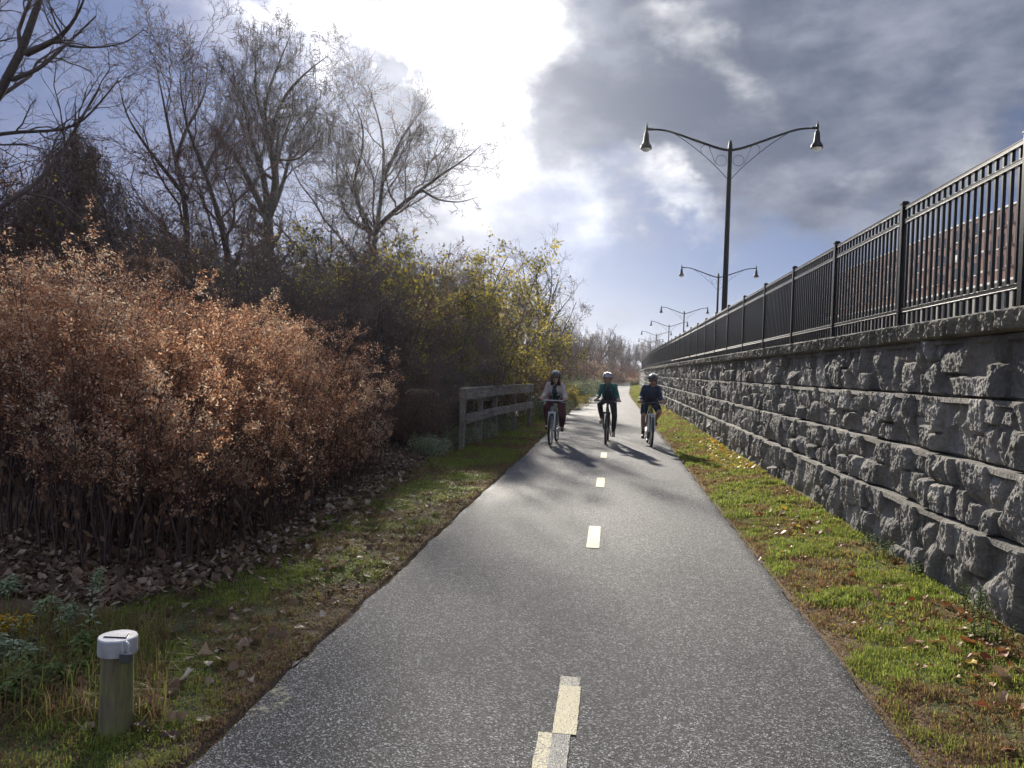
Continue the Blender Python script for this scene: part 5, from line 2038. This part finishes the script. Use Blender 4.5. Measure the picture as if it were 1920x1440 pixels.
def rider(label, loc, rz, ped, cfg, hw=.32):
    t = thing('person', label, 'person', (loc[0], loc[1], .02), rz, 'three riders coming towards the camera')
    S = cfg.get('s', 1.0)
    tw = cfg.get('turn', 0)
    hip = f3(0, -.26, 1.00)
    chest = f3(0, .01, 1.205)
    neck = f3(0, .08, 1.335)
    head = f3(cfg.get('hx', 0), .155, 1.445)
    skin = cfg['skin']
    sh = {s_: f3(.142 * s_, .03, 1.285) for s_ in (-1, 1)}
    hand = {s_: f3(s_ * (hw - .055), HBF - .03, HBZ + .035) for s_ in (-1, 1)}
    wrist = {s_: f3(s_ * (hw - .06), HBF - .10, HBZ + .055) for s_ in (-1, 1)}
    elbow = {s_: ik(sh[s_], wrist[s_], .245, .225, (s_ * .22, .3, -.8)) for s_ in (-1, 1)}
    hipj = {s_: f3(.095 * s_, -.24, .985) for s_ in (-1, 1)}
    ank, toe, heel = {}, {}, {}
    for s_, e in ((-1, ped[0]), (1, ped[1])):
        ank[s_] = e + (0, .075, .10)
        toe[s_] = e + (s_ * .015, -.08, .035)
        heel[s_] = e + (0, .12, .035)
    knee = {s_: ik(hipj[s_], ank[s_], .43, .42, (s_ * .18, -1, .35)) for s_ in (-1, 1)}
    # body: one surface
    g = G()
    capsule(g, hip, chest, .125, .125)
    g.ball(hip, (.155, .12, .12), 16)
    g.ball(chest, (.16, .11, .15), 16)
    capsule(g, sh[-1], sh[1], .055, .055)
    capsule(g, neck + (0, .01, -.04), head + (0, .02, -.06), .052, .048)
    g.ball(head + (0, .012, .025), (.074, .095, .092), 20)       # skull
    g.ball(head + (0, -.035, -.035), (.058, .060, .078), 16)     # face
    g.ball(head + (0, -.062, -.088), (.028, .022, .022), 10)     # chin
    capsule(g, head + (0, -.090, .005), head + (0, -.108, -.028), .009, .014, 8)   # nose
    for s_ in (-1, 1):
        g.ball(head + (s_ * .076, .012, -.012), (.010, .018, .030), 8)             # ear
        g.ball(head + (s_ * .032, -.080, -.028), (.020, .014, .018), 8)            # cheek
        capsule(g, head + (s_ * .012, -.088, .020), head + (s_ * .042, -.078, .022), .008, .007, 8)  # brow
        capsule(g, sh[s_], elbow[s_], .048, .038)
        capsule(g, elbow[s_], wrist[s_], .038, .025)
        capsule(g, hipj[s_], knee[s_], .082, .053)
        capsule(g, knee[s_], knee[s_] * .62 + ank[s_] * .38 + (0, .012, 0), .052, .052)
        capsule(g, knee[s_] * .62 + ank[s_] * .38 + (0, .012, 0), ank[s_], .052, .033)
        capsule(g, ank[s_] + (0, 0, -.03), toe[s_], .035, .028)
        # palm and five fingers closed round the grip
        g.ball((wrist[s_] + hand[s_]) / 2 + (0, 0, .0), (.042, .045, .022), 12)
        for q_ in range(4):
            x0 = hand[s_][0] + (q_ - 1.5) * .021
            ln = (.9, 1.0, .95, .78)[q_ if s_ < 0 else 3 - q_]
            b0 = np.array((x0, hand[s_][1] + .012, hand[s_][2] - .002))
            b1 = b0 + np.array((0, -.034 * ln, .002))
            b2 = b1 + np.array((0, -.012, -.030 * ln))
            b3 = b2 + np.array((0, .022 * ln, -.018))
            for u_, v_, r0, r1 in ((b0, b1, .0105, .010), (b1, b2, .010, .009), (b2, b3, .009, .008)):
                capsule(g, u_, v_, r0, r1, 8)
        th0 = hand[s_] + (-s_ * .03, .02, 0)
        th1 = th0 + np.array((-s_ * .022, -.006, -.022))
        th2 = th1 + np.array((s_ * .004, -.022, -.020))
        capsule(g, th0, th1, .012, .011, 8)
        capsule(g, th1, th2, .011, .009, 8)
    fuse(g, 'body', skin, t, .0075, 2)
    for s_ in (-1, 1):
        g = G()
        g.ball(head + (s_ * .031, -.084, .004), (.012, .008, .007), 10)
        if not cfg.get('glasses'):
            g.build('eye', 'eye', t, local=True)
    g = G()
    g.ball(head + (0, -.094, -.056), (.022, .006, .006), 10)
    g.build('mouth', 'lip', t, local=True)
    if cfg.get('glasses'):
        g = G()
        for s_ in (-1, 1):
            g.ball(head + (s_ * .034, -.098, .004), (.028, .012, .018), 12)
            g.tube([head + (s_ * .062, -.09, .01), head + (s_ * .082, .0, .006)], .004, 5)
        g.tube([head + (-.012, -.108, .008), head + (.012, -.108, .008)], .004, 5)
        g.build('sunglasses', 'lens', t, local=True)
    # hair
    g = G()
    g.ball(head + (0, .035, .02), (.082, .090, .095), 16)
    if cfg.get('long_hair'):
        for s_ in (-1, 1):
            capsule(g, head + (s_ * .075, .02, .01), head + (s_ * .082, .02, -.14), .030, .034)
        capsule(g, head + (0, .08, .0), head + (0, .07, -.16), .05, .06)
    fuse(g, 'hair', cfg['hair'], t, .01, 2)
    # helmet: shell with ribs and vents, straps
    g = G()
    hc = head + (0, .005, .055)
    n, m_ = 28, 9
    V = []
    for i in range(m_ + 1):
        ph = (math.pi / 2) * i / m_ * 1.08
        for j in range(n):
            a = 2 * math.pi * j / n
            rad = 1 + .035 * math.cos(a * 10) * math.sin(ph)
            fr = .02 * max(0, -math.sin(a)) * (i / m_) ** 4
            V.append(hc + np.array((.108 * rad * math.sin(ph) * math.cos(a), (.142 * rad) * math.sin(ph) * math.sin(a) - fr, .098 * math.cos(ph) + .004)))
    F = [(i * n + j, i * n + (j + 1) % n, (i + 1) * n + (j + 1) % n, (i + 1) * n + j) for i in range(m_) for j in range(n)]
    g.add(V, F, smooth=True)
    hel = g.build('helmet', cfg['helmet'], t, local=True)
    g = G()
    for k, ax in enumerate((-.066, -.034, 0, .034, .066)):
        for f0, f1 in ((-.125, -.03), (.0, .10)):
            pts = []
            for u in np.linspace(0, 1, 6):
                y = f0 + (f1 - f0) * u
                zz = 1 - (ax / .108) ** 2 - (y / .142) ** 2
                pts.append(hc + np.array((ax * 1.02, y * 1.02, .098 * math.sqrt(max(zz, .02)) + .007)))
            g.tube(pts, [.003, .009, .011, .011, .009, .003], 8)
    g.build('helmet_vents', cfg['vent'], hel, local=True)
    g = G()
    for s_ in (-1, 1):
        g.tube([hc + (s_ * .098, -.02, .0), head + (s_ * .074, -.02, -.06), head + (s_ * .02, -.055, -.118)], .0045, 5)
        g.tube([hc + (s_ * .098, .05, .0), head + (s_ * .074, -.015, -.055)], .0045, 5)
    g.build('helmet_strap', 'helmet_black', hel, local=True)
    # clothes
    pad = .014
    g = G()
    capsule(g, hip + (0, 0, .03), chest, .150, .146)
    g.ball(hip + (0, 0, .02), (.160, .138, .128), 16)
    g.ball(chest + (0, 0, .01), (.175, .125, .155), 16)
    capsule(g, sh[-1], sh[1], .066, .066)
    for s_ in (-1, 1):
        capsule(g, sh[s_] + (0, 0, .005), neck + (0, .01, -.02), .052, .05)
    if cfg.get('collar', True):
        capsule(g, neck + (0, .01, -.05), neck + (0, .005, .005), .07, .062)
    sl_ = cfg.get('sleeve', .062)
    for s_ in (-1, 1):
        capsule(g, sh[s_], elbow[s_], sl_, sl_ * .86)
        capsule(g, elbow[s_], wrist[s_] * .9 + elbow[s_] * .1, sl_ * .86, sl_ * .66)
        if cfg.get('loose'):
            capsule(g, sh[s_] + (-s_ * .03, .02, -.05), hip + (s_ * .10, -.0, .0), .075, .085)
    fuse(g, cfg['topname'], cfg['top'], t, .0085, 4)
    if 'front' in cfg:
        g = G()
        w0 = cfg['frontw']
        g.ball(chest + (0, -.045, -.015), (w0 * .72, .105, .15), 16)
        g.ball((hip + chest) / 2 + (0, -.055, .0), (w0, .105, .17), 16)
        g.ball(hip + (0, -.06, .045), (w0 * 1.15, .11, .10), 16)
        fuse(g, cfg['frontname'], cfg['front'], t, .009, 4)
    if 'straps' in cfg:
        g = G()
        for s_ in (-1, 1):
            g.tube(resample([sh[s_] * .62 + sh[-s_] * .38 + (0, .06, .07), sh[s_] * .66 + sh[-s_] * .34 + (0, -.05, .066), chest + (s_ * .105, -.125, .02), chest + (s_ * .125, -.115, -.16)], 12), .017, 8)
        g.build('backpack_straps', cfg['straps'], t, local=True)
    if cfg.get('pack'):
        g = G()
        g.ball(chest + (cfg['pack'], .17, .0), (.15, .10, .21), 16)
        fuse(g, 'backpack', 'navy', t, .01, 3)
    g = G()
    g.ball(hip + (0, .0, -.02), (.168, .135, .11), 16)
    for s_ in (-1, 1):
        tr = cfg.get('trouser', .014)
        if cfg.get('shorts'):
            kk = hipj[s_] * .22 + knee[s_] * .78
            capsule(g, hipj[s_], kk, .098, .082)
        else:
            capsule(g, hipj[s_], knee[s_], .086 + tr * .6, .056 + tr)
            mid_ = knee[s_] * .62 + ank[s_] * .38 + (0, .012, 0)
            capsule(g, knee[s_], mid_, .056 + tr, .056 + tr * .8)
            capsule(g, mid_, ank[s_] + (0, 0, .02), .056 + tr * .8, .036 + tr * .9)
    fuse(g, cfg['legname'], cfg['legs'], t, .0085, 3)
    for s_ in (-1, 1):
        g = G()
        capsule(g, heel[s_] + (0, 0, .02), toe[s_] + (0, 0, .002), .040, .036)
        capsule(g, ank[s_] + (0, .005, -.035), ank[s_] + (0, .0, -.01), .043, .042)
        fuse(g, 'shoe', cfg['shoe'], t, .008, 2)
        if cfg.get('shorts'):
            g = G()
            capsule(g, ank[s_] + (0, 0, -.01), ank[s_] * .85 + knee[s_] * .15, .039, .042)
            fuse(g, 'sock', 'shoe_black', t, .008, 2)
    return t


RZ = [R(-3), R(-2), R(2)]
spots = []
for k, (px, py) in enumerate([(1034, 838), (1137, 836), (1219, 840)]):
    x, Y = gxy(px, py)
    spots.append((x, Y + .56))
phs = [R(8), R(62), R(-60)]
bikes = [('grey bicycle with a silver handlebar ridden by the person in the pale jacket', 'frame_grey', 'fork_white', .305),
         ('black bicycle ridden by the middle rider in the green jersey', 'frame_black', 'frame_black', .30),
         ('dark bicycle with a pale fork ridden by the person in the navy jacket', 'frame_black', 'fork_white', .30)]
cfgs = [dict(skin='skin_light', hair='hair_dark', long_hair=True, helmet='helmet_black', vent='helmet_white', glasses=True, top='jacket_pale', topname='jacket', hx=.02, front='teal_dark', frontname='shirt', frontw=.12,
             sleeve=.070, loose=True, legs='maroon', legname='trousers', trouser=.022, shoe='shoe_black'),
        dict(skin='skin_light', hair='hair_brown', helmet='helmet_white', vent='helmet_black', top='green_top', topname='jersey', hx=-.025, front='navy', frontname='vest', frontw=.135, straps='navy',
             sleeve=.056, legs='legging', legname='leggings', trouser=.008, shoe='shoe_tan'),
        dict(skin='skin_tan', hair='hair_dark', helmet='helmet_black', vent='helmet_white', glasses=True, top='navy_jacket', topname='jacket', sleeve=.068, hx=.03, pack=.06,
             legs='navy', legname='shorts', shorts=True, shoe='shoe_black')]
plab = ['leftmost rider in a pale open jacket, dark shirt, maroon trousers and dark helmet',
        'middle rider in a green long sleeved jersey, dark vest, black leggings and pale helmet',
        'rider closest to the wall in a navy jacket and shorts with bare legs']
for k in range(3):
    b, ped = make_bike(bikes[k][0], (spots[k][0], spots[k][1], 0), RZ[k], phs[k], bikes[k][1], bikes[k][2], bikes[k][3])
    rider(plab[k], spots[k], RZ[k], ped, cfgs[k], bikes[k][3])


# ------------------------------------------------------------------ thin haze volume, added mainly to imitate lens glare towards the sun
GLARE_HAZE = 0.00026
t = new_mat('glare_haze')
t.n.remove(t.p)
vp = t.n.new('ShaderNodeVolumePrincipled')
vp.inputs['Color'].default_value = (.86, .90, 1.0, 1)
vp.inputs['Density'].default_value = GLARE_HAZE
vp.inputs['Anisotropy'].default_value = .8
t.l.new(vp.outputs[0], t.out.inputs['Volume'])
MT['haze'] = t.mat
g = G()
g.box((0, 350, 16), (2420, 1920, 35))
props(g.build('haze', 'haze'), 'thin pale haze added to imitate lens glare around the sun', 'haze', kind='stuff')
scene.cycles.volume_bounces = 0
